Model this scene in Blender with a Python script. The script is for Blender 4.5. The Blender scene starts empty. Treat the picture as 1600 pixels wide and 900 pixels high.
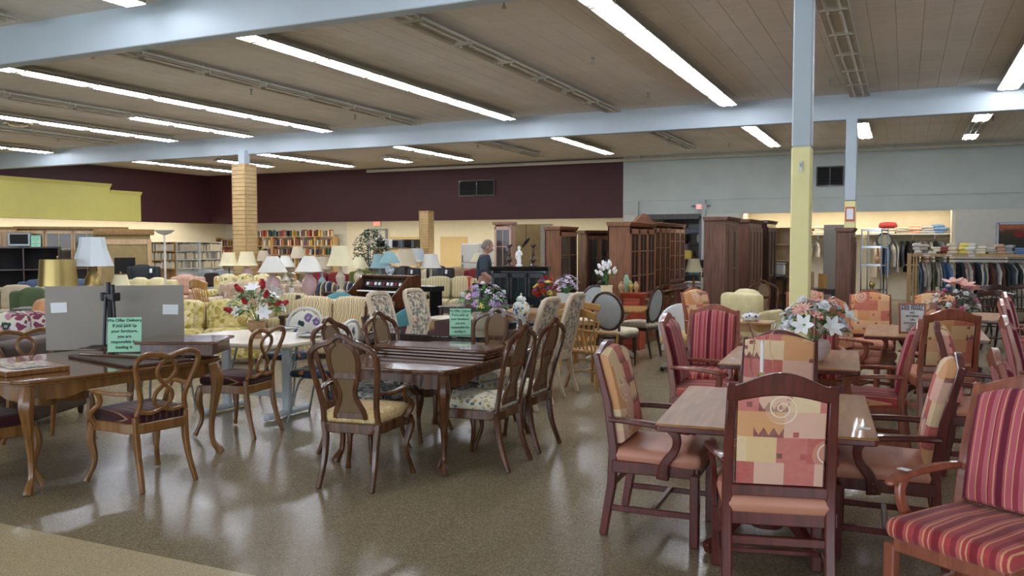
import bpy, bmesh, math, random
from mathutils import Vector, Matrix
random.seed(7)
PI=math.pi
# ---------------------------------------------------------------- camera, world, light, exposure
scene=bpy.context.scene
COL=scene.collection
F=1330.0; PSI=math.atan(613/F); HC=1.65; PITCH=math.atan(68.4/F)
cd=bpy.data.cameras.new('camera'); cam=bpy.data.objects.new('camera',cd); COL.objects.link(cam)
cd.sensor_width=36; cd.lens=36*F/1600; cd.clip_end=200; cd.clip_start=.05
cam.location=(0,0,HC)
cam.rotation_euler=(PI/2-PITCH,math.radians(0.05),PSI)
scene.camera=cam
w=bpy.data.worlds.new('world'); scene.world=w; w.use_nodes=True
w.node_tree.nodes['Background'].inputs[0].default_value=(.7,.82,1,1)
w.node_tree.nodes['Background'].inputs[1].default_value=.8
vs=scene.view_settings; vs.view_transform='Standard'; vs.look='None'; vs.gamma=1; vs.exposure=0.8
try: vs.use_curve_mapping=False
except: pass
def area(name,loc,rot,sx,sy,power,col,spread=180):
    l=bpy.data.lights.new(name,'AREA'); l.shape='RECTANGLE'; l.size=sx; l.size_y=sy; l.energy=power; l.color=col; l.spread=math.radians(spread)
    o=bpy.data.objects.new(name,l); COL.objects.link(o); o.location=loc; o.rotation_euler=rot; return o
TUBE=28.0
# daylight through the shop-front windows behind the camera (two window bands)
area('daylight_window_left',(-9.5,-3.7,1.75),(PI/2,0,0),15,2.7,270,(.78,.89,1))
area('daylight_window_right',(5.2,-3.7,1.75),(PI/2,0,0),6.5,2.7,160,(.80,.9,1))
# valance lamps behind the bulkhead lips
area('valance_lamp_back',(-17,26.75,2.74),(0,0,0),16,.25,170,(1,.92,.76))
area('valance_lamp_right',(-2.2,26.75,2.74),(0,0,0),8,.25,62,(1,.82,.6))
area('valance_lamp_left',(-26.05,21,2.74),(0,0,0),.25,10,95,(1,.9,.74))
def at(px,py,z):
    Z=F*(HC-z)/(py-(381+(1413-px)*.001)); xr=(px-800)/F*Z
    return (xr*math.cos(PSI)-Z*math.sin(PSI), xr*math.sin(PSI)+Z*math.cos(PSI))
def dep(px,Z):
    xr=(px-800)/F*Z
    return (xr*math.cos(PSI)-Z*math.sin(PSI), xr*math.sin(PSI)+Z*math.cos(PSI))
def atY(px,Y): return Y*math.tan(math.atan((px-800)/F)-PSI)
# ---------------------------------------------------------------- material helpers
MATS={}
class NT:
    def __init__(s,name):
        m=bpy.data.materials.new(name); m.use_nodes=True; s.m=m; s.nt=m.node_tree; s.b=s.nt.nodes['Principled BSDF']; MATS[name]=m
        s.tc=None
    def n(s,t,**k):
        x=s.nt.nodes.new(t)
        for a,v in k.items(): setattr(x,a,v)
        return x
    def set(s,inp,v):
        if isinstance(v,bpy.types.NodeSocket): s.nt.links.new(v,inp)
        else: inp.default_value=v
    def ma(s,op,a,b=0.0,c=0.0):
        x=s.n('ShaderNodeMath',operation=op); s.set(x.inputs[0],a); s.set(x.inputs[1],b)
        if op in('MULTIPLY_ADD','COMPARE'): s.set(x.inputs[2],c)
        return x.outputs[0]
    def xyz(s):
        if not s.tc:
            t=s.n('ShaderNodeTexCoord'); p=s.n('ShaderNodeSeparateXYZ'); s.nt.links.new(t.outputs['Object'],p.inputs[0]); s.tc=(t.outputs['Object'],p.outputs[0],p.outputs[1],p.outputs[2])
        return s.tc
    def comb(s,a,b,c=0.0):
        x=s.n('ShaderNodeCombineXYZ'); s.set(x.inputs[0],a); s.set(x.inputs[1],b); s.set(x.inputs[2],c); return x.outputs[0]
    def scl(s,v,k):
        x=s.n('ShaderNodeVectorMath',operation='MULTIPLY'); s.set(x.inputs[0],v); x.inputs[1].default_value=k; return x.outputs[0]
    def noise(s,v,scale,detail=3):
        x=s.n('ShaderNodeTexNoise'); s.set(x.inputs['Vector'],v); x.inputs['Scale'].default_value=scale; x.inputs['Detail'].default_value=detail; return x.outputs['Fac']
    def ramp(s,f,stops,const=False):
        x=s.n('ShaderNodeValToRGB'); s.set(x.inputs[0],f); r=x.color_ramp
        if const: r.interpolation='CONSTANT'
        while len(r.elements)<len(stops): r.elements.new(.5)
        for e,(p,c) in zip(r.elements,stops): e.position=p; e.color=(*lin(c),1)
        return x.outputs[0]
    def mix(s,f,a,b):
        x=s.n('ShaderNodeMix',data_type='RGBA'); s.set(x.inputs[0],f)
        for i,v in((6,a),(7,b)):
            s.set(x.inputs[i],v if isinstance(v,bpy.types.NodeSocket) else (*lin(v),1))
        return x.outputs[2]
    def col(s,c): s.set(s.b.inputs['Base Color'],c if isinstance(c,bpy.types.NodeSocket) else (*lin(c),1))
    def bump(s,h,st=.2,d=.01):
        x=s.n('ShaderNodeBump'); x.inputs['Strength'].default_value=st; x.inputs['Distance'].default_value=d; s.set(x.inputs['Height'],h); s.nt.links.new(x.outputs[0],s.b.inputs['Normal'])
    def p(s,rough=.5,metal=0,spec=.5,coat=0,sheen=0):
        s.b.inputs['Roughness'].default_value=rough; s.b.inputs['Metallic'].default_value=metal
        s.b.inputs['Specular IOR Level'].default_value=spec; s.b.inputs['Coat Weight'].default_value=coat; s.b.inputs['Sheen Weight'].default_value=sheen; return s
def lin(c):
    if isinstance(c,str): c=tuple(int(c[i:i+2],16)/255 for i in(0,2,4))
    return tuple(x/12.92 if x<=.04045 else ((x+.055)/1.055)**2.4 for x in c)
def plain(name,c,rough=.5,metal=0,spec=.5,coat=0,var=.12,vs=6,bump=0,bs=60):
    t=NT(name).p(rough,metal,spec,coat); P=t.xyz()[0]
    c=tuple(int(c[i:i+2],16)/255 for i in(0,2,4)); f=t.noise(P,vs,2)
    t.col(t.mix(f,tuple(x*(1-var) for x in c),tuple(min(1,x*(1+var)) for x in c)))
    if bump: t.bump(t.noise(P,bs,2),bump)
    return t.m
def wood(name,c1,c2,rough=.3,st=(12,12,1.2),coat=.25):
    t=NT(name).p(rough,0,.5,coat); P=t.xyz()[0]
    f=t.noise(t.scl(P,st),2.2,5); g=t.noise(t.scl(P,tuple(x*6 for x in st)),4,2)
    f=t.ma('ADD',t.ma('MULTIPLY',f,.8),t.ma('MULTIPLY',g,.2))
    t.col(t.ramp(f,[(.3,c1),(.7,c2)])); return t.m
def glass(name,c='ffffff',rough=.02):
    t=NT(name).p(rough); t.col(c); t.b.inputs['Transmission Weight'].default_value=1; t.b.inputs['IOR'].default_value=1.12; return t.m
def emis(name,c,s):
    t=NT(name); t.col(c); t.b.inputs['Emission Color'].default_value=(*lin(c),1); t.b.inputs['Emission Strength'].default_value=s; return t.m
def stripes(name,per,stops,ax=1,rough=.8,wob=0):
    t=NT(name).p(rough,0,.2,0,.2); P=t.xyz(); v=P[ax]
    if wob: v=t.ma('ADD',v,t.ma('MULTIPLY',t.noise(P[0],5,2),wob))
    f=t.ma('FRACT',t.ma('ADD',t.ma('DIVIDE',v,per),.5))
    t.col(t.ramp(f,stops,True)); t.bump(t.noise(P[0],400,1),.15,.002); return t.m
def floral(name,base,cols,scale=14,dens=.5,rough=.85):
    t=NT(name).p(rough,0,.2,0,.2); P=t.xyz()[0]
    d=t.n('ShaderNodeVectorMath',operation='ADD'); t.set(d.inputs[0],P)
    nz=t.n('ShaderNodeTexNoise'); t.set(nz.inputs['Vector'],P); nz.inputs['Scale'].default_value=scale*1.2
    t.set(d.inputs[1],t.scl(nz.outputs['Color'],(.9/scale,)*3))
    v=t.n('ShaderNodeTexVoronoi'); t.set(v.inputs['Vector'],d.outputs[0]); v.inputs['Scale'].default_value=scale
    h=t.n('ShaderNodeSeparateColor'); t.set(h.inputs[0],v.outputs['Color'])
    n=len(cols); c=t.ramp(h.outputs[0],[(i/n,x) for i,x in enumerate(cols)],True)
    m=t.ma('LESS_THAN',v.outputs['Distance'],dens); c2=t.mix(t.ma('LESS_THAN',v.outputs['Distance'],dens*.4),c,t.mix(.45,c,base))
    t.col(t.mix(m,base,c2)); t.bump(t.noise(P,300,1),.15,.002); return t.m
def abstract(name,orange=False):
    t=NT(name).p(.75,0,.25); P,x,y,z=t.xyz(); oi=t.n('ShaderNodeObjectInfo').outputs['Random']
    z=t.ma('ADD',z,t.ma('MULTIPLY',oi,3.7)); x=t.ma('ADD',x,t.ma('MULTIPLY',oi,1.3))
    def wn(a,b,k=0.0):
        q=t.n('ShaderNodeTexWhiteNoise',noise_dimensions='3D'); t.set(q.inputs['Vector'],t.comb(a,b,k)); return q.outputs['Value']
    vr=t.ma('DIVIDE',z,.12); row=t.ma('FLOOR',vr); r1=wn(row,.5)
    ur=t.ma('ADD',t.ma('DIVIDE',x,.13),t.ma('MULTIPLY',r1,3)); cx=t.ma('FLOOR',ur)
    rnd=wn(cx,row,1.0)
    pal=[(0,'e8d2a8'),(.18,'d9a06a'),(.36,'c9696a'),(.5,'e2b9a6'),(.64,'b9474f'),(.78,'e6c892'),(.9,'d58f86')]
    if orange: pal=[(0,'e3c08c'),(.2,'d8955a'),(.42,'c4604f'),(.55,'dda476'),(.7,'b8483f'),(.82,'e6c088'),(.93,'cf8460')]
    c=t.ramp(rnd,pal,True)
    # small squares
    a=t.ma('DIVIDE',x,.034); b=t.ma('DIVIDE',z,.034); q=wn(t.ma('FLOOR',a),t.ma('FLOOR',b),2.0)
    fa=t.ma('ABSOLUTE',t.ma('SUBTRACT',t.ma('FRACT',a),.5)); fb=t.ma('ABSOLUTE',t.ma('SUBTRACT',t.ma('FRACT',b),.5))
    sq=t.ma('MULTIPLY',t.ma('LESS_THAN',t.ma('MAXIMUM',fa,fb),.36),t.ma('GREATER_THAN',q,.955))
    c=t.mix(sq,c,t.ramp(t.ma('FRACT',t.ma('MULTIPLY',q,97)),[(0,'6e2a3c'),(.6,'b0404a')],True))
    # zigzag crowns
    lu=t.ma('FRACT',ur); lv=t.ma('FRACT',vr); rz_=wn(cx,row,3.0)
    tri=t.ma('MULTIPLY_ADD',t.ma('ABSOLUTE',t.ma('SUBTRACT',t.ma('FRACT',t.ma('MULTIPLY',lu,3.0)),.5)),.6,.08)
    zz=t.ma('MULTIPLY',t.ma('LESS_THAN',lv,tri),t.ma('GREATER_THAN',rz_,.84)); c=t.mix(zz,c,'742c42')
    # spirals
    S=.21; su=t.ma('DIVIDE',x,S); sv=t.ma('DIVIDE',z,S); k=wn(t.ma('FLOOR',su),t.ma('FLOOR',sv),4.0)
    lx=t.ma('SUBTRACT',t.ma('FRACT',su),.5); ly=t.ma('SUBTRACT',t.ma('FRACT',sv),.5)
    r=t.ma('SQRT',t.ma('ADD',t.ma('MULTIPLY',lx,lx),t.ma('MULTIPLY',ly,ly))); th=t.ma('DIVIDE',t.ma('ARCTAN2',ly,lx),2*PI)
    fr=t.ma('FRACT',t.ma('SUBTRACT',t.ma('DIVIDE',r,.15),th))
    on=t.ma('MULTIPLY',t.ma('LESS_THAN',r,.34),t.ma('GREATER_THAN',k,.6))
    c=t.mix(t.ma('MULTIPLY',on,.35),c,'e2c3a4')
    sp=t.ma('MULTIPLY',t.ma('LESS_THAN',t.ma('ABSOLUTE',t.ma('SUBTRACT',fr,.5)),.10),on)
    c=t.mix(sp,c,'f3e6cf')
    # mottling
    t.col(t.mix(t.ma('MULTIPLY',t.noise(P,30,4),.5),c,'d8a98c')); t.bump(t.noise(P,350,1),.1,.002); return t.m
# ---------------------------------------------------------------- mesh helpers
class G:
    def __init__(s): s.v=[]; s.f=[]
    def add(s,vs,fs):
        o=len(s.v); s.v+= [tuple(p) for p in vs]; s.f+=[tuple(i+o for i in f) for f in fs]; return s
    def box(s,c,d,rz=0,rx=0,ry=0):
        M=Matrix.Rotation(rz,3,'Z')@Matrix.Rotation(ry,3,'Y')@Matrix.Rotation(rx,3,'X'); c=Vector(c)
        vs=[c+M@Vector((x*d[0]/2,y*d[1]/2,z*d[2]/2)) for x in(-1,1) for y in(-1,1) for z in(-1,1)]
        return s.add(vs,[(0,1,3,2),(4,6,7,5),(0,4,5,1),(2,3,7,6),(0,2,6,4),(1,5,7,3)])
    def bar(s,a,b,w,h=None,up=(0,0,1)): return s.sweep([a,b],[(w,h or w)]*2,4,up)
    def sweep(s,pts,sz,n=8,up=None,closed=False):
        """sz: radius / (w,h) single or per point. n=4 -> rectangular"""
        pts=[Vector(p) for p in pts]; N=len(pts)
        if not isinstance(sz,list): sz=[sz]*N
        sz=[(q,q) if not isinstance(q,tuple) else q for q in sz]
        k=2 if n==4 else 1
        rings=[]; pu=None
        for i,p in enumerate(pts):
            if closed: t=pts[(i+1)%N]-pts[i-1]
            else: t=pts[min(i+1,N-1)]-pts[max(i-1,0)]
            t.normalize()
            if pu is None:
                u=Vector(up) if up else (Vector((0,0,1)) if abs(t.z)<.9 else Vector((0,1,0)))
            else: u=Vector(up) if up else pu
            u=u-t*u.dot(t)
            if u.length<1e-4: u=t.orthogonal()
            u.normalize(); r=t.cross(u); pu=u
            a,b=sz[i]
            if n==4: ring=[p+r*(sx*a/2)+u*(sy*b/2) for sx,sy in((-1,-1),(1,-1),(1,1),(-1,1))]
            else: ring=[p+r*(a*math.cos(2*PI*j/n))+u*(b*math.sin(2*PI*j/n)) for j in range(n)]
            rings.append(ring)
        vs=[q for r in rings for q in r]; fs=[]
        for i in range(N if closed else N-1):
            for j in range(n):
                a=i*n+j; b=i*n+(j+1)%n; c=((i+1)%N)*n+(j+1)%n; d=((i+1)%N)*n+j; fs.append((a,b,c,d))
        if not closed: fs+= [tuple(range(n))[::-1],tuple((N-1)*n+j for j in range(n))]
        return s.add(vs,fs)
    def lathe(s,prof,c=(0,0,0),n=16,sx=1,sy=1,caps=True):
        N=len(prof); vs=[(c[0]+r*sx*math.cos(2*PI*j/n),c[1]+r*sy*math.sin(2*PI*j/n),c[2]+z) for r,z in prof for j in range(n)]
        fs=[(i*n+j,i*n+(j+1)%n,(i+1)*n+(j+1)%n,(i+1)*n+j) for i in range(N-1) for j in range(n)]
        if caps: fs+=[tuple(range(n))[::-1],tuple((N-1)*n+j for j in range(n))]
        return s.add(vs,fs)
    def prism(s,out,y0,y1,ax='y',off=(0,0,0)):
        """outline [(u,v)] extruded along axis"""
        def m(u,v,w): p={'y':(u,w,v),'z':(u,v,w),'x':(w,u,v)}[ax]; return (p[0]+off[0],p[1]+off[1],p[2]+off[2])
        n=len(out); vs=[m(u,v,y0) for u,v in out]+[m(u,v,y1) for u,v in out]
        return s.add(vs,[tuple(range(n)),tuple(range(2*n-1,n-1,-1))]+[(i,i+n,(i+1)%n+n,(i+1)%n) for i in range(n)])
    def pad(s,out,y0,th,bulge=.02,lean=0,z0=0):
        """domed upholstery pad on outline (x,z), facing -y; lean: dy per z"""
        n=len(out); cx=sum(p[0] for p in out)/n; cz=sum(p[1] for p in out)/n
        L=[(1,0),(1,-th*.6),(.96,-th),(.8,-th-bulge*.5),(.45,-th-bulge)]; vs=[]
        for k,dy in L: vs+=[(cx+(x-cx)*k,y0+dy+lean*(cz+(z-cz)*k-z0),cz+(z-cz)*k) for x,z in out]
        vs.append((cx,y0-th-bulge*1.1+lean*(cz-z0),cz)); m=len(L); fs=[tuple(range(n))[::-1]]
        for i in range(m-1):
            for j in range(n): a=i*n+j; b=i*n+(j+1)%n; fs.append((a,b,b+n,a+n))
        for j in range(n): fs.append(((m-1)*n+j,(m-1)*n+(j+1)%n,m*n))
        return s.add(vs,fs)
    def cush(s,c,d,r=.04,bulge=0,rz=0,rx=0,taper=0):
        """rounded box; taper widens x towards -y"""
        h=[x/2 for x in d]; r=min(r,min(h)*.98); M=Matrix.Rotation(rz,3,'Z')@Matrix.Rotation(rx,3,'X'); c=Vector(c)
        co=[[-a,-a+r*.3,-a+r,0,a-r,a-r*.3,a] for a in h]; idx={}; vs=[]; fs=[]
        def V(i,j,k):
            if (i,j,k) in idx: return idx[i,j,k]
            q=Vector((co[0][i],co[1][j],co[2][k])); inn=Vector([max(-h[a]+r,min(h[a]-r,q[a])) for a in range(3)]); e=q-inn
            if e.length>0: e.normalize()
            p=inn+e*r; p.z+=(1 if p.z>0 else -.3)*bulge*(1-(p.x/h[0])**2)*(1-(p.y/h[1])**2); p.x*=1+taper*(-p.y/h[1])
            idx[i,j,k]=len(vs); vs.append(c+M@p); return idx[i,j,k]
        for a in range(6):
            for b in range(6):
                fs+=[(V(a,b,0),V(a,b+1,0),V(a+1,b+1,0),V(a+1,b,0)),(V(a,b,6),V(a+1,b,6),V(a+1,b+1,6),V(a,b+1,6)),
                     (V(a,0,b),V(a+1,0,b),V(a+1,0,b+1),V(a,0,b+1)),(V(a,6,b),V(a,6,b+1),V(a+1,6,b+1),V(a+1,6,b)),
                     (V(0,a,b),V(0,a,b+1),V(0,a+1,b+1),V(0,a+1,b)),(V(6,a,b),V(6,a+1,b),V(6,a+1,b+1),V(6,a,b+1))]
        return s.add(vs,fs)
    def ball(s,c,r,n=8,m=6,k=(1,1,1)):
        s.lathe([(max(1e-4,r*math.sin(PI*i/m)),-r*k[2]*math.cos(PI*i/m)) for i in range(m+1)],c,n,k[0],k[1],False); return s
    def mesh(s,name,m,bev=0,ang=35):
        me=bpy.data.meshes.new(name); me.from_pydata(s.v,[],s.f)
        b=bmesh.new(); b.from_mesh(me)
        bmesh.ops.recalc_face_normals(b,faces=b.faces)
        if bev:
            es=[e for e in b.edges if len(e.link_faces)==2 and e.calc_face_angle(0)>.6]
            bmesh.ops.bevel(b,geom=es,offset=bev,segments=1,affect='EDGES',clamp_overlap=True)
        b.to_mesh(me); b.free()
        if m: me.materials.append(MATS[m] if isinstance(m,str) else m)
        me.shade_smooth(); me.set_sharp_from_angle(angle=math.radians(ang)); return me
    def o(s,name,m,parent=None,bev=0,ang=35,label=None):
        ob=bpy.data.objects.new(name,s.mesh(name,m,bev,ang)); COL.objects.link(ob); ob.parent=parent
        if label: ob['label']=label
        return ob
def thing(name,label,cat,loc=(0,0,0),rz=0,group=None):
    o=bpy.data.objects.new(name,None); COL.objects.link(o); o.empty_display_size=.1
    if len(loc)==2: loc=(*loc,0)
    o.location=loc; o.rotation_euler=(0,0,rz); o['label']=label; o['category']=cat
    if group: o['group']=group
    return o
def tag(o,label,cat,group=None,kind=None):
    o['label']=label; o['category']=cat
    if group: o['group']=group
    if kind: o['kind']=kind
    return o
def st(o): o['kind']='structure'; return o
def kids(o): return [c for c in COL.objects if c.parent==o]
KC={}
def clone(root,loc,rz,label=None,group=None,sc=None):
    def cp(o,par):
        c=o.copy(); COL.objects.link(c)
        if par: c.parent=par
        for k in KC[o.name]: cp(k,c)
        return c
    if root.name not in KC:
        allk={}
        for x in COL.objects:
            if x.parent: allk.setdefault(x.parent.name,[]).append(x)
        def reg(o):
            KC[o.name]=allk.get(o.name,[])
            for k in KC[o.name]: reg(k)
        reg(root)
    r=cp(root,None); put(r,loc,rz,label,group,sc); return r
def put(r,loc,rz,label=None,group=None,sc=None):
    if len(loc)==2: loc=(*loc,0)
    r.location=loc; r.rotation_euler=(0,0,rz)
    if label: r['label']=label
    if group: r['group']=group
    elif 'group' in r: del r['group']
    if sc: r.scale=(sc,sc,sc) if not isinstance(sc,tuple) else sc
    return r
PROTO={}
def place(key,builder,loc,rz,label,group=None,sc=None):
    if key not in PROTO: PROTO[key]=builder(); return put(PROTO[key],loc,rz,label,group,sc)
    return clone(PROTO[key],loc,rz,label,group,sc)
def arc(cx,cy,rx,ry,a0,a1,n): return [(cx+rx*math.cos(a0+(a1-a0)*i/n),cy+ry*math.sin(a0+(a1-a0)*i/n)) for i in range(n+1)]
def spline(P,k=4,closed=False):
    out=[]; n=len(P); P=[Vector(p) for p in P]
    for i in range(n if closed else n-1):
        g=lambda j:P[j%n] if closed else P[max(0,min(n-1,j))]
        a,b,c,d=g(i-1),g(i),g(i+1),g(i+2)
        for q in range(k):
            t=q/k; out.append(.5*((2*b)+(c-a)*t+(2*a-5*b+4*c-d)*t*t+(3*b-a-3*c+d)*t**3))
    if not closed: out.append(P[-1])
    return out
def lerp_list(vals,n): # expand per-control sizes to n samples
    out=[]
    for i in range(n):
        t=i/(n-1)*(len(vals)-1); j=min(int(t),len(vals)-2); u=t-j; a,b=vals[j],vals[j+1]
        out.append(tuple(x+(y-x)*u for x,y in zip(a,b)) if isinstance(a,tuple) else a+(b-a)*u)
    return out
def text(s,size,m,parent,loc,rot,name='lettering',ext=.0006,align='CENTER'):
    c=bpy.data.curves.new(name,'FONT'); c.body=s; c.size=size; c.align_x=align; c.extrude=ext; c.space_line=1.05; c.offset=size*.012
    t=bpy.data.objects.new(name,c); COL.objects.link(t); bpy.context.view_layer.update()
    me=bpy.data.meshes.new_from_object(t); COL.objects.unlink(t); bpy.data.objects.remove(t)
    me.materials.clear(); me.materials.append(MATS[m]); o=bpy.data.objects.new(name,me); COL.objects.link(o); o.parent=parent; o.location=loc; o.rotation_euler=rot; return o
R=math.radians
# ---------------------------------------------------------------- materials
plain('wall_white','cfcdc2',.7,var=.03); plain('wall_grey','bac2bc',.7,var=.04,vs=2,bump=.1,bs=8); plain('wall_maroon','451d20',.6,var=.08,vs=2)
plain('wall_yellow','d2ca6e',.6,var=.03,vs=2); plain('wall_cream','e0d8c0',.7,var=.03); plain('wall_tan','cdb583',.7,var=.03); plain('beam_paint','b6c2c9',.45,var=.03,vs=2)
plain('column_yellow','efe6a6',.5,var=.03); plain('ceiling_paint','ded6ca',.8,var=.06,vs=1.2,bump=.15,bs=40); plain('ceiling_joint','b8aa96',.9)
plain('slat_wood','cdae7a',.5,var=.08); plain('dark_void','120f0e',.8); plain('chrome','c9ced2',.12,1,var=.02); plain('steel_grey','8f979c',.35,.7,var=.04)
plain('white_paint','d8dad6',.4,var=.03); plain('fixture_white','bdb8a8',.45,var=.04); plain('fixture_dark','5e5244',.5,.3); plain('tube_off','b5ab98',.3)
plain('black_plastic','15171c',.35,var=.2); plain('black_wood','0f0e10',.2,coat=.5,var=.2); plain('brass','b09a62',.34,.85,var=.12,vs=2); plain('gold','b9924e',.3,.8)
plain('paper','e9edf2',.7,var=.02); plain('paper_green','a9e0c0',.7,var=.02); plain('ink','22303a',.8); plain('ink_black','1a1c24',.8); plain('cardboard','b59b78',.8,var=.06); plain('grey_board','9b958c',.75,var=.05,vs=3)
plain('vinyl_peach','c98b72',.45,var=.08,vs=5,bump=.05,bs=200); plain('leather_black','1c1d1d',.35,bump=.15,bs=40); plain('brown_cloth','3a2a22',.8); plain('mirror','d0d6d8',.03,1,var=.01)
wood('mahogany','4a1f1c','6f322b',.28); wood('cherry','7c4030','a9644a',.28); wood('walnut','3a2114','6e4428',.25); wood('fruitwood','6b4522','976a3a',.28)
wood('walnut_top','452716','7a4d2e',.14,(1.2,12,12),.6); wood('laminate','8f6238','b08050',.42,(12,1.2,12),.08); wood('oak','a07038','c79a58',.35); wood('dark_wood','2a1812','4a2c1e',.28)
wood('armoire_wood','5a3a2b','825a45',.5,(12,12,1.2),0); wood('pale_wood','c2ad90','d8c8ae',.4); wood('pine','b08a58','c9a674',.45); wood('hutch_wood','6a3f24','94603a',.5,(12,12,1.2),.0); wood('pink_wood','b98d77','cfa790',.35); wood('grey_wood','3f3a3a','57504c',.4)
wood('fruit_top','5e3a1f','875a32',.12,(12,1.2,12),.6)
t=NT('floor_vinyl').p(.2,0,.22,.0); P=t.xyz()[0]; a=t.noise(P,140,2); b=t.noise(P,1.3,3); c_=t.noise(P,420,1)
vo=t.n('ShaderNodeTexVoronoi'); t.set(vo.inputs['Vector'],P); vo.inputs['Scale'].default_value=150; sc_=t.n('ShaderNodeSeparateColor'); t.set(sc_.inputs[0],vo.outputs['Color'])
t.col(t.mix(t.ma('MULTIPLY',b,.35),t.ramp(t.ma('ADD',t.ma('MULTIPLY',sc_.outputs[0],.6),t.ma('MULTIPLY',a,.4)),[(.2,'6e634c'),(.45,'857860'),(.62,'8e826a'),(.85,'b5a98e')]),'786c54'))
t.set(t.b.inputs['Roughness'],t.ma('MULTIPLY_ADD',t.noise(P,2,1),.06,.19)); t.bump(t.ma('ADD',t.noise(P,7,1),t.ma('MULTIPLY',c_,.03)),.045,.02)
t=NT('floor_strip').p(.3,0,.5,.15); P=t.xyz()[0]; t.col(t.ramp(t.noise(P,160,2),[(.3,'8c7d5e'),(.5,'b7a780'),(.7,'d6c8a2')]))
emis('tube_lit','eaf0ff',TUBE); emis('screen_red','ff5040',2.2); glass('clear_glass'); glass('dark_glass','a8b4b0'); 
t=NT('tabletop_glass').p(.04,0,.6,1); t.col('23282a')
t=NT('cabinet_glass').p(.04,0,.6); t.col('3b4442'); t.b.inputs['Alpha'].default_value=.35
STR=[(0,'b5525f'),(.10,'d8a081'),(.14,'b5525f'),(.18,'6f2437'),(.36,'b5525f'),(.42,'d8a081'),(.46,'c0606c'),(.62,'d8a081'),(.65,'a3414f'),(.8,'c26a74'),(.93,'d8a081'),(.96,'8f3344')]
stripes('stripe_red',.155,STR,1); abstract('abstract_print'); abstract('abstract_orange',True)
STS=[(0,'b5484a'),(.1,'e0a27a'),(.14,'b5484a'),(.2,'8a2c34'),(.4,'c15a58'),(.5,'e0a27a'),(.54,'b5484a'),(.7,'963540'),(.85,'c66660'),(.95,'e0a27a')]
stripes('stripe_seat',.155,STS,1)
stripes('seat_maroon',.05,[(0,'3a1318'),(.55,'5a1f24'),(.7,'8c7a5a'),(.76,'3d1418')],1)
floral('damask_cream','d6b983',['c2a060','c9ab70','e3cf9f'],30,.42); floral('seat_floral','d8d0b8',['a8905c','5f6c78','b7a06a','c9bfa0'],26,.4); floral('seat_blue','c4c2b4',['2b3a4e','3d4a58','20303c','8a8d84'],18,.5)
floral('tapestry','bdb29c',['6f776f','a57f6c','56686a','d6c6ac','7d6f66'],26,.55); floral('pastel_floral','e7e4da',['c23a45','2d4d4a','d9b24a','3e5a8c','e7e4da','7c6a9a'],9,.42); floral('dark_floral','23303a',['b5a24a','2d4d7a','b06a3a','1c2630','7a8a9a'],14,.45)
floral('rose_floral','cdc6b4',['7a3a50','c9c0c4','2a4038','3e3450','a87880'],13,.6); floral('yellow_floral','d9c886',['bca55a','e8dcb0','a8924a'],13,.5); floral('gold_floral','dcd0a0',['c9a44a','8a8f4a','e8dfb8','d4b560'],12,.5)
floral('beige_floral','c4ad95',['a98d78','d8c6b0','b89a86'],10,.5)
plain('dusty_beige','b3a387',.9,bump=.1,bs=200); plain('teal_blue','5f9aa0',.8); plain('denim','4a5a72',.85,var=.1); plain('green_velvet','4b5a38',.8,var=.15); plain('olive_velvet','5a6420',.8,var=.2); plain('pink_tuft','c9a28c',.8); plain('cream_cloth','d8cdb2',.8); plain('dark_red_cloth','8a2a30',.8); plain('black_cloth','1d1e20',.8,var=.2); plain('brown_leather','4a362c',.5); plain('orange_tan','c08a5e',.6); plain('cream_leather','d9cc9a',.5); plain('tan_cloth','a88f70',.85); plain('charcoal','2a2e30',.8); plain('rust_cloth','8c4a40',.8)
stripes('ticking','.06' and .06,[(0,'d2c69c'),(.5,'8f8468'),(.62,'d2c69c'),(.8,'a89c74')],1); stripes('navy_tan',.22,[(0,'232b44'),(.3,'c9b88a'),(.42,'6a5a4a'),(.6,'232b44'),(.75,'cdbf98'),(.85,'3a4260')],1,wob=.06); stripes('flame_stripe',.06,[(0,'dccba2'),(.45,'a9814c'),(.62,'e3d6b4'),(.85,'8a6a44')],1,wob=.12)
plain('shade_white','e4e2da',.8,var=.02); plain('shade_cream','e6dcb6',.8,var=.02); plain('shade_beige','cdbfa4',.8,var=.02); plain('shade_teal','86a9ac',.8,var=.03); plain('ceramic_pink','c9a9ac',.3,var=.05,coat=.3); plain('ceramic_cream','d8ceb6',.3); plain('shade_pale_blue','d4dde2',.8,var=.02)
floral('blue_china','e4e8ec',['2f4a8c','44609a','e4e8ec'],30,.4); floral('ginger_china','dfe2da',['2f4a7c','c9a83a','4a7a8a','dfe2da'],26,.45,.25)
plain('petal_white','f8f9fa',.6,var=.03); plain('petal_red','b3202c',.5,var=.12); plain('petal_pink','e6b3a6',.6,var=.06); plain('petal_hotpink','d68aa0',.6); plain('petal_lilac','b79ac9',.6,var=.12); plain('petal_pale_lilac','d6c4da',.6); plain('petal_yellow','e3d26a',.6); plain('petal_purple','5a3f8c',.6); plain('petal_orange','c9502f',.6); plain('leaf_green','4a7a3a',.5,var=.3,vs=20); plain('leaf_dark','24402a',.5,var=.3,vs=20); plain('petal_blue','bcc9e8',.6)
plain('wicker_white','dfe1dc',.6,bump=.6,bs=120); plain('wicker_cream','cfc4a4',.7,bump=.6,bs=120); plain('urn_tan','b28e68',.6,var=.2,vs=30); plain('skin','b98a74',.5,var=.05); plain('hair_grey','7a6f66',.8); plain('shirt_navy','3b4450',.9,var=.06)
t=NT('cane').p(.6); P,x,y,z=t.xyz(); ck=t.n('ShaderNodeTexChecker'); t.set(ck.inputs[0],P); ck.inputs['Scale'].default_value=260; t.col(t.mix(ck.outputs[1],'8d714c','4a3520'))
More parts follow.
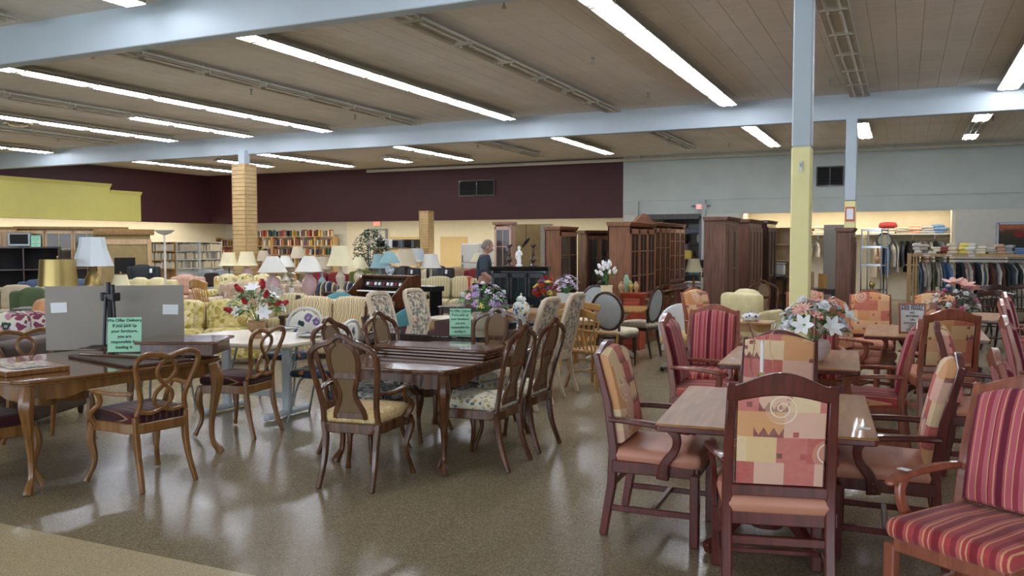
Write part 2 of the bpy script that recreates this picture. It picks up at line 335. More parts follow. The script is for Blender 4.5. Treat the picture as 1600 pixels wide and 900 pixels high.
t=NT('painting').p(.6); P,x,y,z=t.xyz(); f=t.ramp(t.ma('ADD',t.ma('MULTIPLY',z,1.3),t.ma('MULTIPLY',t.noise(P,9,4),.25)),[(.0,'2b2a18'),(.3,'4a3a22'),(.42,'a8583a'),(.8,'d08a58')]); t.col(f)
# ---------------------------------------------------------------- structure
def sbox(name,c,d,m,bev=0): return st(G().box(c,d).o(name,m,bev=bev))
XL,XR,YF,YB,ZC=-25.5,8.0,-4.0,26.2,4.4
SL=2.49
sbox('floor',(-9,12,-.05),(38,36,.1),'floor_vinyl')
sbox('trim_1',(-8,.62,.0005),(32,5.24,.005),'floor_strip')
sbox('wall_right',(XR+.1,12,2.2),(.2,34,4.4),'wall_grey')
# shop front behind the camera: sill, header and mullions
g=G(); g.box((-8.75,YF-.1,.2),(35,.2,.4)).box((-8.75,YF-.1,3.8),(35,.2,1.3)).box((-22,YF-.1,1.8),(8,.2,2.8)).box((1,YF-.1,1.8),(1.6,.2,2.8)); st(g.o('wall_front','wall_white'))
wf=st(G().box((-9.5,YF-.05,.42),(16,.1,.06)).box((-9.5,YF-.05,3.12),(16,.1,.06)).o('window_1','steel_grey'))
for i in range(9): G().box((-17.5+i*2,YF-.05,1.77),(.06,.1,2.7)).o('mullion','steel_grey',wf)
wf=st(G().box((5,YF-.05,.42),(6.5,.1,.06)).box((5,YF-.05,3.12),(6.5,.1,.06)).o('window_2','steel_grey'))
for i in range(4): G().box((2+i*2,YF-.05,1.77),(.06,.1,2.7)).o('mullion','steel_grey',wf)
# ceiling with fibre tiles
ceil=st(G().box((-9,12,4.5),(38,36,.16)).o('ceiling','ceiling_joint'))
TS=.305
tile=G().box((0,0,4.407),(TS-.003,TS-.003,.026)).mesh('ceiling_tile','ceiling_paint',.003)
cells=[]
for i in range(-92,30):
    for j in range(14,90):
        x=i*TS;y=j*TS
        if y>26.1 or x<-27: continue
        Zc=-x*math.sin(PSI)+y*math.cos(PSI); xr=x*math.cos(PSI)+y*math.sin(PSI)
        if Zc<1: continue
        u=800+F*xr/Zc; v=381-F*2.75/Zc
        if v<-60 or u<-80 or u>1700: continue
        cells.append((Zc,x,y))
cells.sort()
g=G()
for k,(Zc,x,y) in enumerate(cells):
    if k<300:
        o=bpy.data.objects.new('ceiling_tile',tile); COL.objects.link(o); o.parent=ceil; o.location=(x,y,0)
    else:
        a=TS/2-.001; b=TS/2-.003; z0=4.404; z1=4.394
        g.add([(x-a,y-a,z0),(x+a,y-a,z0),(x+a,y+a,z0),(x-a,y+a,z0),(x-b,y-b,z1),(x+b,y-b,z1),(x+b,y+b,z1),(x-b,y+b,z1)],[(7,6,5,4),(0,1,5,4),(1,2,6,5),(2,3,7,6),(3,0,4,7)])
q=g.o('ceiling_tile_field','ceiling_paint',ceil); q['kind']='stuff'
# beams
sbox('trim_2',(-8.75,7.3,4.18),(33.5,.2,.5),'beam_paint',.01)
sbox('trim_3',(-8.75,17.0,4.18),(33.5,.2,.5),'beam_paint',.01)
# bulkheads (upper walls) and recessed walls
Xm=atY(973,YB)
wb=sbox('wall_back',((XL+Xm)/2,YB+.09,(SL+ZC)/2),(Xm-XL,.18,ZC-SL),'wall_maroon')
sbox('wall_back_grey',((Xm+XR)/2,YB+.09,(SL+.08+ZC)/2),(XR-Xm,.18,ZC-SL-.08),'wall_grey')
sbox('wall_left',(XL-.09,12,(SL+ZC)/2),(.18,34,ZC-SL),'wall_maroon')
sbox('wall_left_lower',(XL-1.5,11,1.4),(.2,36,2.8),'wall_cream')
xw=atY(540,28.4)
sbox('wall_back_lower',((XL-1.5+xw)/2,28.6,1.4),(xw-XL+1.5,.2,2.8),'wall_white')
sbox('wall_back_cream',((xw+Xm)/2,28.6,1.4),(Xm-xw,.2,2.8),'wall_cream')
for i,(a,b) in enumerate(((608,663),(687,728))):
    xa,xb=atY(a,28.4),atY(b,28.4); sbox('trim_%d'%(4+i),((xa+xb)/2,28.48,.97),(xb-xa,.05,1.94),'wall_tan')
sbox('trim_6',((XL-1.5+Xm)/2,27.6,2.84),(Xm-XL+1.5,2.6,.08),'wall_white')
sbox('trim_7',(XL-.75,11,2.84),(1.4,31,.08),'wall_white')
# right-hand side: flush wall, stock room doorway, lit niche, flush wall
x0,x1,x2,x3,x4=Xm,atY(1000,YB),atY(1094,YB),atY(1155,YB),atY(1491,YB)
sbox('wall_back_right',((x0+x1)/2,YB+.09,1.29),(x1-x0,.18,2.58),'wall_white')
sbox('wall_back_pier',((x2+x3)/2,YB+.2,1.29),(x3-x2,.4,2.58),'wall_white')
sbox('wall_back_far_right',((x4+XR)/2,YB+.2,1.29),(XR-x4,.4,2.58),'wall_white')
sbox('wall_niche',((x3+x4)/2,27.7,1.4),(x4-x3,.2,2.8),'wall_cream'); sbox('trim_8',((x3+x4)/2,27,2.84),(x4-x3,1.3,.08),'wall_white')
sbox('wall_niche_left',(x3+.02,26.95,1.4),(.12,1.4,2.8),'wall_cream'); sbox('wall_niche_right',(x4-.02,26.95,1.4),(.12,1.4,2.8),'wall_cream')
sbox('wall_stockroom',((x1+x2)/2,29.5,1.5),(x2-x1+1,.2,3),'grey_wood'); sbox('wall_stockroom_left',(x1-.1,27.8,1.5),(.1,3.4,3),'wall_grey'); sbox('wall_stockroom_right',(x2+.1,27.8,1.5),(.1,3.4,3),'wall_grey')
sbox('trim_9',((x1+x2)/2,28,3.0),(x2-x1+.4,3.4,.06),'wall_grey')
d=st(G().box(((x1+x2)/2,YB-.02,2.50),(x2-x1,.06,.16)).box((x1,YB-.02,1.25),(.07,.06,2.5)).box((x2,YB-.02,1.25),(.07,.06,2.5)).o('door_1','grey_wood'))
sbox('trim_10',((Xm+XR)/2,YB-.015,3.02),(XR-Xm,.03,.03),'wall_grey')
sbox('baseboard_back',((x4+XR)/2,YB-.03,.08),(XR-x4,.05,.16),'grey_wood')
# far doorway in the cream wall
xa,xb=atY(575,28.4),atY(603,28.4); d=st(G().box(((xa+xb)/2,28.47,1.1),(xb-xa,.06,2.2)).o('door_2','wall_white',bev=.01)); G().box((xa,28.44,1.12),(.07,.06,2.25)).box((xb,28.44,1.12),(.07,.06,2.25)).box(((xa+xb)/2,28.44,2.24),(xb-xa,.06,.07)).o('door_frame','steel_grey',d); G().ball((xb-.12,28.4,1.0),.04).o('door_handle','brass',d)
# yellow fascia panel on the left wall
t_=thing('fascia_panel','tall yellow fascia box along the left wall with stepped cornice','fascia',(XL+.01,0,0))
for (ya,yb,zt) in ((8,21.2,3.76),(21.2,22.5,3.55)):
    G().box((.15,(ya+yb)/2,(SL+zt)/2),(.3,yb-ya,zt-SL)).o('panel','wall_yellow',t_)
    G().prism([(0,zt-.12),(.31,zt-.12),(.38,zt),(0,zt)],ya,yb+.02,'y').o('cornice','wall_yellow',t_)
# columns
g=thing('support_column','square steel column painted pale grey above and yellow below','column',(-.84,7.95,0))
G().box((0,0,3.45),(.165,.165,1.9)).o('upper_shaft','beam_paint',g,.012); G().box((0,0,1.25),(.167,.167,2.5)).o('lower_shaft','column_yellow',g,.012)
G().box((.0,-.09,2.33),(.03,.02,.09)).o('switch_plate','white_paint',g); G().box((.0,-.103,2.34),(.012,.01,.03)).o('switch','steel_grey',g)
g=thing('rear_column','slimmer pale steel column under the far ceiling beam, red notice at mid height','column',(-.93,16.98,0))
G().box((0,0,3.2),(.19,.19,1.5)).o('upper_shaft','beam_paint',g,.01); G().box((0,0,1.22),(.192,.192,2.44)).o('lower_shaft','column_yellow',g,.01)
q=G().box((0,-.105,2.2),(.16,.012,.26)).o('notice','petal_orange',g); G().box((0,-.113,2.2),(.12,.006,.2)).o('notice_card','paper',q)
def slatcol(loc,w,h,label,rz=0):
    g=thing('slatwall_column',label,'column',loc,rz)
    G().box((0,0,h/2),(w-.03,w-.03,h)).o('core','pine',g)
    n=int(h/.1)
    for a in range(4):
        s=G(); 
        for i in range(n): s.box((0,-w/2+.005,.05+i*.1),(w-.04,.02,.085))
        q=s.o('slat_panel','slat_wood',g); q.rotation_euler=(0,0,a*PI/2); q['kind']='stuff'
    for a in (-1,1):
        for b in (-1,1): G().box((a*(w/2-.01),b*(w/2-.01),h/2),(.03,.03,h)).o('corner_strip','pine',g)
    return g
cx,cy=dep(384,21.7); g=slatcol((cx,cy,0),.42,3.68,'tall slatwall clad column under the far beam behind the lamps'); G().box((0,0,3.85),(.2,.2,.35)).o('column_head','beam_paint',g)
g=thing('column_stub','pale steel post joining slatwall column to the beam','post',(-30,0,0)); bpy.data.objects.remove(g)
cx,cy=dep(676,29.4); slatcol((cx,cy-.4,0),.36,2.78,'slatwall clad pillar against the far cream wall beside the microwaves')
# ---------------------------------------------------------------- ceiling lights
def row(X,y0,y1,lit,label,seg=1.22,group=None,unlit=()):
    n=max(1,round((y1-y0)/seg)); L=(y1-y0)/n
    g=thing('strip_light',label,'ceiling light',(X,0,4.272),0,group)
    h=G().box((0,(y0+y1)/2,.055),(.12,y1-y0,.05)).prism([(-.17,.0),(-.06,.05),(.06,.05),(.17,.0),(.165,-.006),(.05,.035),(-.05,.035),(-.165,-.006)],y0,y1,'y')
    h.o('housing','fixture_white',g)
    for i in range(n+1): G().box((0,min(y1-.01,max(y0+.01,y0+i*L)),.01),(.3,.03,.05)).box((0,min(y1-.02,max(y0+.02,y0+i*L)),.085),(.03,.03,.05)).o('bracket','fixture_white',g)
    for i in range(n):
        a=y0+i*L+.1; b=y0+(i+1)*L-.1
        on=lit and i not in unlit
        for sx in (-.07,.07):
            G().sweep([(sx,a,-.012),(sx,b,-.012)],.019,8).o('tube','tube_lit' if on else 'tube_off',g)
rows=[(-12.24,7.45,16.35,1,'longest lit fluorescent row on the left between the two beams'),(-7.61,7.45,16.4,1,'lit fluorescent row crossing the middle of the ceiling between the beams'),
(-14.55,12.75,16.3,1,'short lit fluorescent row of three tubes starting mid bay at left'),(-14.55,7.45,12.7,0,'unlit fluorescent row continued by a short lit one at left'),(-16.9,7.45,16.2,1,'lit fluorescent row cut by the left edge of the photo, above the round vent'),(-22.2,9,16.7,1,'lit fluorescent row farthest left before the far beam'),
(-3.08,4.1,16.5,1,'wide bright lit fluorescent row left of the yellow column'),(-9.78,7.45,16.2,0,'unlit fluorescent row between the two lit left rows'),(-5.32,7.45,16.35,0,'unlit fluorescent row with bare tubes in the middle of the ceiling'),
(-.78,4.1,16.5,0,'unlit fluorescent row right beside the yellow column'),(-18.8,9,16.0,0,'unlit fluorescent row at far left between two lit ones'),(1.53,8,16.8,1,'lit fluorescent row cut by the right edge of the photo'),
(-22.0,19.2,23.9,1,'lit row beyond the far beam, left of the slatwall column'),(-19.5,20.4,22.9,1,'short lit row right behind the slatwall column top'),(-17.0,19.1,24.0,1,'lit row beyond the far beam, right of the slatwall column'),
(-14.45,22.1,23.5,1,'single lit tube pair far beyond the beam at centre left'),(-12.4,19.4,23.8,1,'lit row beyond the beam in front of the maroon wall'),(-10.0,19.4,23.6,0,'unlit row beyond the beam above the maroon wall vent'),
(-7.85,19.5,23.8,1,'lit row beyond the beam above the curio cabinets'),(-5.4,19.5,23.5,0,'unlit row beyond the beam above the doorway'),(-3.23,19.5,23.9,1,'lit row beyond the beam left of the yellow column'),
(-.93,20.0,23.0,1,'short lit row right of the rear column')]
for r_ in rows: row(*r_)
row(1.4,19.7,24.3,1,'row at far right beyond the beam with a gap of unlit tubes',unlit=(1,2))
row(-7.7,3.2,6.9,1,'lit row in front of the near beam at top left'); row(-9.7,3.2,6.8,0,'unlit row in front of the near beam at the left edge')
for j,(px,py) in enumerate(((153,95),(397,150),(788,18),(925,103),(1011,155),(1291,135),(1105,212),(1137,230),(747,233),(557,188),(669,252),(1526,205),(1545,190),(193,180),(95,222))):
    X,Y=at(px,py,4.3)
    def sp():
        g=thing('sprinkler','','sprinkler'); G().lathe([(.03,.095),(.03,.08),(.012,.075),(.012,.02)],(0,0,0),10).o('stem','steel_grey',g); G().lathe([(.001,.0),(.03,.0),(.03,.006),(.001,.006)],(0,0,0),10).o('deflector','brass',g); G().sweep([(-.015,0,.03),(-.02,0,.01),(0,0,0),(.02,0,.01),(.015,0,.03)],.004,6).o('frame','brass',g); return g
    place('spr',sp,(X,Y,4.29),0,'ceiling sprinkler head '+['just behind the near beam at upper left','between the two leftmost long lit rows','just behind the near beam in the middle','left of the wide bright row, nearer one','left of the yellow column, by the far beam','right of the yellow column','beyond the far beam above the doorway','beyond the far beam, left of the yellow column','beyond the far beam above the maroon wall','above the right end of the slatwall column row','beyond the far beam at centre, by the pipe','at far right, left of the gapped row','at far right, beside the gapped row','beside the short lit row at left','near the left edge before the far beam'][j],'ceiling sprinkler heads')
for px,py,lab in ((35,200,'round chrome ceiling diffuser near the left edge'),(480,256,'round chrome ceiling diffuser right of the slatwall column')):
    X,Y=at(px,py,4.3); g=thing('ceiling_diffuser',lab,'vent',(X,Y,4.3)); G().lathe([(.30,.09),(.3,.07),(.24,.05)],(0,0,0),24,caps=False).o('outer_ring','chrome',g); G().lathe([(.22,.06),(.2,.03),(.1,.0),(.001,-.01)],(0,0,0),24,caps=False).o('cone','chrome',g)
# pipe along back
g=thing('ceiling_pipe','long pale pipe running under the ceiling along the back wall','pipe',(0,0,0)); a=atY(575,25.95)
G().sweep([(a,25.95,4.29),(7.8,25.95,4.29)],.055,10).o('pipe','fixture_white',g)
for i in range(11): G().box((a+.6+i*2.4,25.95,4.35),(.03,.13,.14)).o('hanger','steel_grey',g)
def vent(px0,px1,pt,pb,lab):
    xa,xb=atY(px0,YB),atY(px1,YB); Zc=-xa*math.sin(PSI)+YB*math.cos(PSI); z1=HC+(381-pt)*Zc/F; z0=HC+(381-pb)*Zc/F
    g=thing('wall_vent',lab,'vent',(0,YB,0)); G().box(((xa+xb)/2,-.01,(z0+z1)/2),(xb-xa,.02,z1-z0)).o('backing','dark_void',g)
    for x in (xa,xb,(xa+xb)/2): G().box((x,-.03,(z0+z1)/2),(.035,.04,z1-z0)).o('frame','grey_wood',g)
    for z in (z0,z1): G().box(((xa+xb)/2,-.03,z),(xb-xa,.04,.035)).o('frame','grey_wood',g)
    n=6
    for i in range(1,n): G().box(((xa+xb)/2,-.025,z0+(z1-z0)*i/n),(xb-xa,.03,.012),rx=.5).o('slat','charcoal',g)
vent(719,773,283,306,'double return air grille high on the maroon wall'); vent(1274,1315,262,291,'return air grille high on the grey wall behind the columns')
# exit signs
def exitsign(loc,lab,s=1,lamps=True,rz=0):
    g=thing('exit_sign',lab,'sign',loc,rz); G().box((0,0,0),(.33*s,.06,.19*s)).o('housing','white_paint',g,.008); G().box((0,-.032,0),(.28*s,.006,.14*s)).o('face','petal_white' if lamps else 'screen_red',g)
    text('EXIT',.135*s,'screen_red' if lamps else 'petal_white',g,(0,-.037,-.047*s),(PI/2,0,0))
    if lamps:
        for q in(-1,1): G().lathe([(.03,-.03),(.055,0),(.055,.03),(.02,.04)],(q*.24,-.04,.02),12).o('lamp_head','steel_grey',g); G().box((q*.2,0,.02),(.1,.03,.03)).o('arm','steel_grey',g)
Zc=-atY(1095,YB)*math.sin(PSI)+YB*math.cos(PSI); exitsign((atY(1095,YB),YB-.04,HC+(381-323)*Zc/F),'lit red EXIT sign with two lamp heads on the grey wall')
Zc=-atY(589,28.4)*math.sin(PSI)+28.4*math.cos(PSI); exitsign((atY(589,28.42),28.455,HC+(381-349)*Zc/F),'small glowing red EXIT sign over the far cream doorway',1,False)
# ---------------------------------------------------------------- furniture builders (front faces local -y)
def mirror(P): return P+[( -p[0],p[1]) for p in P[::-1][1:]]
def pub_chair(wd,fab,seatfab,full):
    def b():
        t=thing('dining_armchair','x','chair')
        # rear legs continue into raked back posts
        for s in(-1,1):
            G().sweep([(s*.225,.285,0),(s*.225,.235,.3),(s*.225,.225,.5),(s*.222,.26,.75),(s*.215,.335,1.03)],[(.046,.042),(.046,.05),(.046,.05),(.044,.044),(.04,.036)],4,up=(0,1,0)).o('back_post',wd,t,.006)
            q=G().box((s*.245,-.235,.2),(.05,.05,.40)).o('leg',wd,t,.006); G().lathe([(.018,0),(.02,.012)],(s*.245,-.235,-.001),8).o('glide','chrome',q)
            G().box((s*.238,0,.405),(.028,.46,.07),rz=-s*.04).o('seat_rail',wd,t,.005)
            G().box((s*.236,0,.165),(.022,.47,.035)).o('stretcher',wd,t,.004)
            arm=[(s*.235,.255,.665),(s*.262,.13,.668),(s*.285,-.05,.66),(s*.288,-.16,.645),(s*.283,-.215,.632)]
            G().sweep(spline(arm,4),lerp_list([(.034,.03),(.044,.03),(.056,.03),(.062,.028),(.03,.02)],17),4,up=(0,0,1)).o('arm',wd,t,.009)
            sup=[(s*.262,-.06,.36),(s*.268,-.075,.45),(s*.27,-.13,.53),(s*.278,-.14,.60),(s*.28,-.11,.65)]
            q=G().sweep(spline(sup,4),lerp_list([(.03,.075),(.03,.05),(.03,.045),(.03,.045),(.03,.06)],17),4,up=(0,1,0)).o('arm_support',wd,t,.006)
            for dz in(.385,.42): G().lathe([(.001,0),(.007,0),(.006,.003),(.001,.004)],(0,0,0),8).o('bolt','fixture_dark',q).matrix_local=Matrix.Translation((s*.279,-.06,dz))@Matrix.Rotation(s*PI/2,4,'Y')
        G().box((0,-.238,.405),(.46,.028,.07)).o('seat_rail',wd,t,.005); G().box((0,.225,.405),(.42,.028,.07)).o('seat_rail',wd,t,.005)
        G().box((0,0,.17),(.45,.03,.026)).o('stretcher',wd,t,.004)
        G().box((0,.235,.3),(.42,.025,.04)).o('stretcher',wd,t,.004)
        G().cush((0,-.01,.465),(.51,.53,.09),.04,.02,taper=.04).o('seat',seatfab,t)
        # arched top rail and lower rail, following the rake
        def arch(x): return 1.025+.062*math.cos(min(1,abs(x)/.2)*PI/2)**1.3
        xs=[-.235+.47*i/16 for i in range(17)]
        def rk(z): return .225+.11*max(0,(z-.5)/.53)**1.4
        g=G(); top=[(x,rk(1.03),arch(x)) for x in xs]; low=[(x,rk(.97),.955+.03*math.cos(min(1,abs(x)/.2)*PI/2)) for x in xs]; n=len(xs)
        vs=[(p[0],p[1]-.018,p[2]) for p in top]+[(p[0],p[1]-.018,p[2]) for p in low]+[(p[0],p[1]+.018,p[2]) for p in top]+[(p[0],p[1]+.018,p[2]) for p in low]
        fs=[]
        for i in range(n-1): fs+=[(i,i+1,n+i+1,n+i),(2*n+i,3*n+i,3*n+i+1,2*n+i+1),(i,2*n+i,2*n+i+1,i+1),(n+i,n+i+1,3*n+i+1,3*n+i)]
        fs+=[(0,n,3*n,2*n),(n-1,3*n-1,4*n-1,2*n-1)]
        g.add(vs,fs).o('top_rail',wd,t,.004)
        G().box((0,.245,.535),(.42,.03,.05)).o('lower_rail',wd,t,.004)
        # upholstered panels; outline x,z ; bend with rake afterwards
        def panel(w,z0,zt,za,th,bu,back):
            out=[(-w,z0),(0,z0),(w,z0)]+[(w,z0+(zt-z0)*k/5) for k in range(1,6)]+[(w*math.cos(a) if 0 else w*(1-2*k/10),zt+(za-zt)*math.cos((1-2*k/10)*PI/2)) for k,a in ((k,0) for k in range(1,10))]+[(-w,z0+(zt-z0)*k/5) for k in range(5,0,-1)]
            g=G().pad(out,0,th,bu)
            g.v=[(x,(-y if back else y)+rk(z)+(.016 if back else -.012),z) for x,y,z in g.v]; return g
        w=.218 if full else .198
        panel(w,.53,1.015 if full else .985,1.062 if full else 1.035,.05 if full else .035,.022,False).o('back_pad',fab,t)
        panel(.188,.565,.955,.985,.006,.006,True).o('rear_panel',fab,t)
        return t
    return b
BW=lambda full=True:pub_chair('mahogany','abstract_print','vinyl_peach',True)
def pretzel(arms=True,wd='fruitwood'):
    def b():
        t=thing('pretzel_back_chair','x','chair')
        loop=[(-.19,.50),(-.165,.60),(-.20,.72),(-.235,.84),(-.222,.895),(-.16,.925),(-.07,.915),(0,.895),(.07,.915),(.16,.925),(.222,.895),(.235,.84),(.20,.72),(.165,.60),(.19,.50)]
        rk=lambda z:.20+.28*max(0,z-.45)**1.2
        G().sweep([(x,rk(z),z) for x,z in [(p.x,p.y) for p in spline([(a,b_,0) for a,b_ in loop],4)]],(.034,.03),4,up=(0,1,0)).o('back_frame',wd,t,.008)
        G().sweep(spline([(-.18,rk(.52),.53),(-.08,rk(.52),.515),(0,rk(.53),.535),(.08,rk(.52),.515),(.18,rk(.52),.53)],4),(.03,.034),4,up=(0,1,0)).o('lower_rail',wd,t,.007)
        EP=[(0,.872),(.05,.852),(.072,.80),(.05,.745),(0,.70),(-.05,.655),(-.068,.605),(-.045,.56),(0,.545),(.045,.56),(.068,.605),(.05,.655),(0,.702),(-.05,.745),(-.072,.80),(-.05,.852)]
        P=[(p.x,p.y,p.z) for p in spline([(x,rk(z)+(.008 if i in(3,4,5) else -.006 if i in(11,12,13) else 0),z) for i,(x,z) in enumerate(EP)],3,True)]
        G().sweep(P,(.026,.024),4,up=(0,1,0),closed=True).o('figure_eight_splat',wd,t,.006)
        for s in(-1,1):
            G().sweep(spline([(s*.205,.29,0),(s*.19,.24,.15),(s*.185,.205,.32),(s*.19,.20,.50)],4),lerp_list([(.03,.03),(.034,.034),(.04,.042),(.036,.034)],13),4,up=(0,1,0)).o('leg',wd,t,.006)
            G().sweep(spline([(s*.275,-.26,.02),(s*.262,-.245,.06),(s*.235,-.215,.17),(s*.252,-.235,.32),(s*.24,-.22,.43)],5),lerp_list([.022,.017,.018,.034,.03],21),8).o('leg',wd,t)
            if arms:
                G().sweep(spline([(s*.215,.225,.66),(s*.27,.10,.66),(s*.30,-.06,.665),(s*.285,-.13,.655)],4),lerp_list([(.026,.026),(.036,.024),(.045,.026),(.04,.02)],13),4,up=(0,0,1)).o('arm',wd,t,.007)
                G().sweep(spline([(s*.25,-.16,.42),(s*.285,-.17,.5),(s*.255,-.10,.58),(s*.28,-.09,.655)],4),lerp_list([.026,.022,.017,.02],13),8).o('arm_support',wd,t)
        G().sweep(spline([(-.24,-.22,.415),(-.1,-.265,.405),(0,-.26,.42),(.1,-.265,.405),(.24,-.22,.415),(.225,0,.42),(.19,.2,.42),(0,.215,.42),(-.19,.2,.42),(-.225,0,.42)],3,True),(.03,.07),4,up=(0,0,1),closed=True).o('seat_rail',wd,t,.005)
        G().cush((0,-.02,.485),(.45,.46,.085),.04,.02,taper=.09).o('seat','seat_maroon',t)
        return t
    return b
def cane_chair(arms=False,seat='seat_floral'):
    wd='walnut'
    def b():
        t=thing('cane_back_chair','x','chair'); rk=lambda z:.20+.26*max(0,z-.45)**1.1
        pts=[(-.205,.42),(-.20,.56),(-.225,.72),(-.245,.86),(-.225,.94),(-.15,.985),(-.085,1.005),(-.04,1.035),(0,1.05),(.04,1.035),(.085,1.005),(.15,.985),(.225,.94),(.245,.86),(.225,.72),(.20,.56),(.205,.42)]
        P=spline([(x,rk(z),z) for x,z in pts],3)
        G().sweep(P,(.04,.03),4,up=(0,1,0)).o('back_frame',wd,t,.008)
        half=[(.115,.47),(.10,.53),(.065,.60),(.055,.66),(.075,.73),(.10,.82),(.105,.90),(.085,.965),(.04,1.0)]
        for s in(-1,1): G().sweep(spline([(s*x,rk(z),z) for x,z in half],3),(.034,.02),4,up=(0,1,0)).o('splat_side',wd,t,.004)
        for z,w_ in ((.495,.2),(.775,.17)): G().box((0,rk(z),z),(w_,.02,.045)).o('splat_rail',wd,t,.004)
        g=G(); vs=[];fs=[]
        hh=spline([(x,z,0) for x,z in half],3)
        for p in hh: vs+=[(-p.x,rk(p.y)-.004,p.y),(p.x,rk(p.y)-.004,p.y),(-p.x,rk(p.y)+.004,p.y),(p.x,rk(p.y)+.004,p.y)]
        for i in range(len(hh)-1): a=i*4; fs+=[(a,a+1,a+5,a+4),(a+2,a+6,a+7,a+3)]
        g.add(vs,fs).o('cane_panel','cane',t)
        for s in(-1,1):
            G().sweep(spline([(s*.20,.30,0),(s*.19,.235,.17),(s*.19,.205,.33),(s*.205,.20,.46)],4),lerp_list([(.03,.03),(.034,.036),(.04,.045),(.04,.034)],13),4,up=(0,1,0)).o('leg',wd,t,.006)
            G().sweep(spline([(s*.262,-.25,.0),(s*.25,-.235,.06),(s*.222,-.205,.2),(s*.245,-.235,.35),(s*.24,-.22,.42)],5),lerp_list([.022,.016,.018,.034,.03],21),8).o('leg',wd,t)
            if arms:
                G().sweep(spline([(s*.225,.235,.655),(s*.275,.12,.65),(s*.30,-.05,.665),(s*.29,-.14,.65)],4),lerp_list([(.026,.026),(.04,.026),(.048,.03),(.04,.02)],13),4,up=(0,0,1)).o('arm',wd,t,.008)
                G().sweep(spline([(s*.25,-.13,.43),(s*.29,-.16,.52),(s*.27,-.08,.6),(s*.285,-.07,.65)],4),lerp_list([.028,.022,.018,.02],13),8).o('arm_support',wd,t)
        G().sweep(spline([(-.24,-.22,.41),(-.1,-.26,.395),(0,-.255,.41),(.1,-.26,.395),(.24,-.22,.41),(.225,0,.41),(.19,.205,.41),(0,.21,.41),(-.19,.205,.41),(-.225,0,.41)],3,True),(.03,.07),4,up=(0,0,1),closed=True).o('seat_rail',wd,t,.005)
        G().cush((0,-.02,.478),(.46,.46,.09),.042,.02,taper=.09).o('seat',seat,t)
        return t
    return b
def parsons():
    t=thing('tapestry_chair','x','chair'); wd='pale_wood'; rk=lambda z:.2+.16*max(0,(z-.45)/.6)**1.2
    P=[(-.195,.42),(-.195,.8),(-.195,1.03),(-.17,1.085),(-.12,1.1),(0,1.105),(.12,1.1),(.17,1.085),(.195,1.03),(.195,.8),(.195,.42)]
    G().sweep([(x,rk(z),z) for x,z in P],(.05,.05),4,up=(0,1,0)).o('back_frame',wd,t,.012)
    out=[(-.17,.5),(0,.5),(.17,.5)]+[(.17,.5+.5*k/5) for k in range(1,6)]+[(.15,1.06),(.07,1.08),(0,1.085),(-.07,1.08),(-.15,1.06)]+[(-.17,.5+.5*k/5) for k in range(5,0,-1)]
    for b_,nm in((0,'back_pad'),(1,'rear_panel')):
        g=G().pad(out,0,.012,.012); g.v=[(x,(-y if b_ else y)+rk(z)+(.014 if b_ else -.014),z) for x,y,z in g.v]; g.o(nm,'tapestry',t)
    for s in(-1,1):
        G().sweep(spline([(s*.19,.30,0),(s*.19,.235,.2),(s*.19,.2,.45)],4),(.036,.04),4,up=(0,1,0)).o('leg',wd,t,.006)
        G().sweep([(s*.215,-.215,0),(s*.215,-.215,.42)],[(.03,.03),(.048,.048)],4,up=(0,1,0)).o('leg',wd,t,.005)
    G().box((0,-.01,.41),(.46,.45,.07)).o('seat_rail',wd,t,.01); G().cush((0,-.02,.475),(.47,.46,.09),.04,.02,taper=.03).o('seat','seat_floral',t)
    return t
def oval_chair():
    t=thing('oval_back_chair','x','chair'); wd='dark_wood'; n=28; rk=lambda z:.2+.18*(z-.5)
    G().sweep([(.225*math.cos(2*PI*i/n),rk(.76+.25*math.sin(2*PI*i/n)),.76+.25*math.sin(2*PI*i/n)) for i in range(n)],(.034,.036),4,up=(0,1,0),closed=True).o('back_frame',wd,t,.006)
    out=[(.205*math.cos(2*PI*i/n),.76+.23*math.sin(2*PI*i/n)) for i in range(n)]
    for b_,nm in((0,'back_pad'),(1,'rear_panel')):
        g=G().pad(out,0,.012,.02); g.v=[(x,(-y if b_ else y)+rk(z),z) for x,y,z in g.v]; g.o(nm,'grey_fabric',t)
    for s in(-1,1):
        G().sweep([(s*.17,.27,0),(s*.17,.21,.3),(s*.15,.2,.58)],[(.026,.026),(.036,.036),(.03,.03)],4,up=(0,1,0)).o('leg',wd,t,.005)
        G().lathe([(.012,0),(.018,.2),(.026,.36),(.02,.37),(.03,.39),(.03,.42)],(s*.2,-.2,0),10).o('leg',wd,t)
    G().cush((0,0,.42),(.5,.47,.05),.02).o('seat_rail',wd,t); G().cush((0,-.01,.475),(.48,.47,.08),.04,.03,taper=.03).o('seat','cream_cloth',t)
    return t
plain('grey_fabric','a3a9aa',.85,bump=.2,bs=60,var=.08,vs=30)
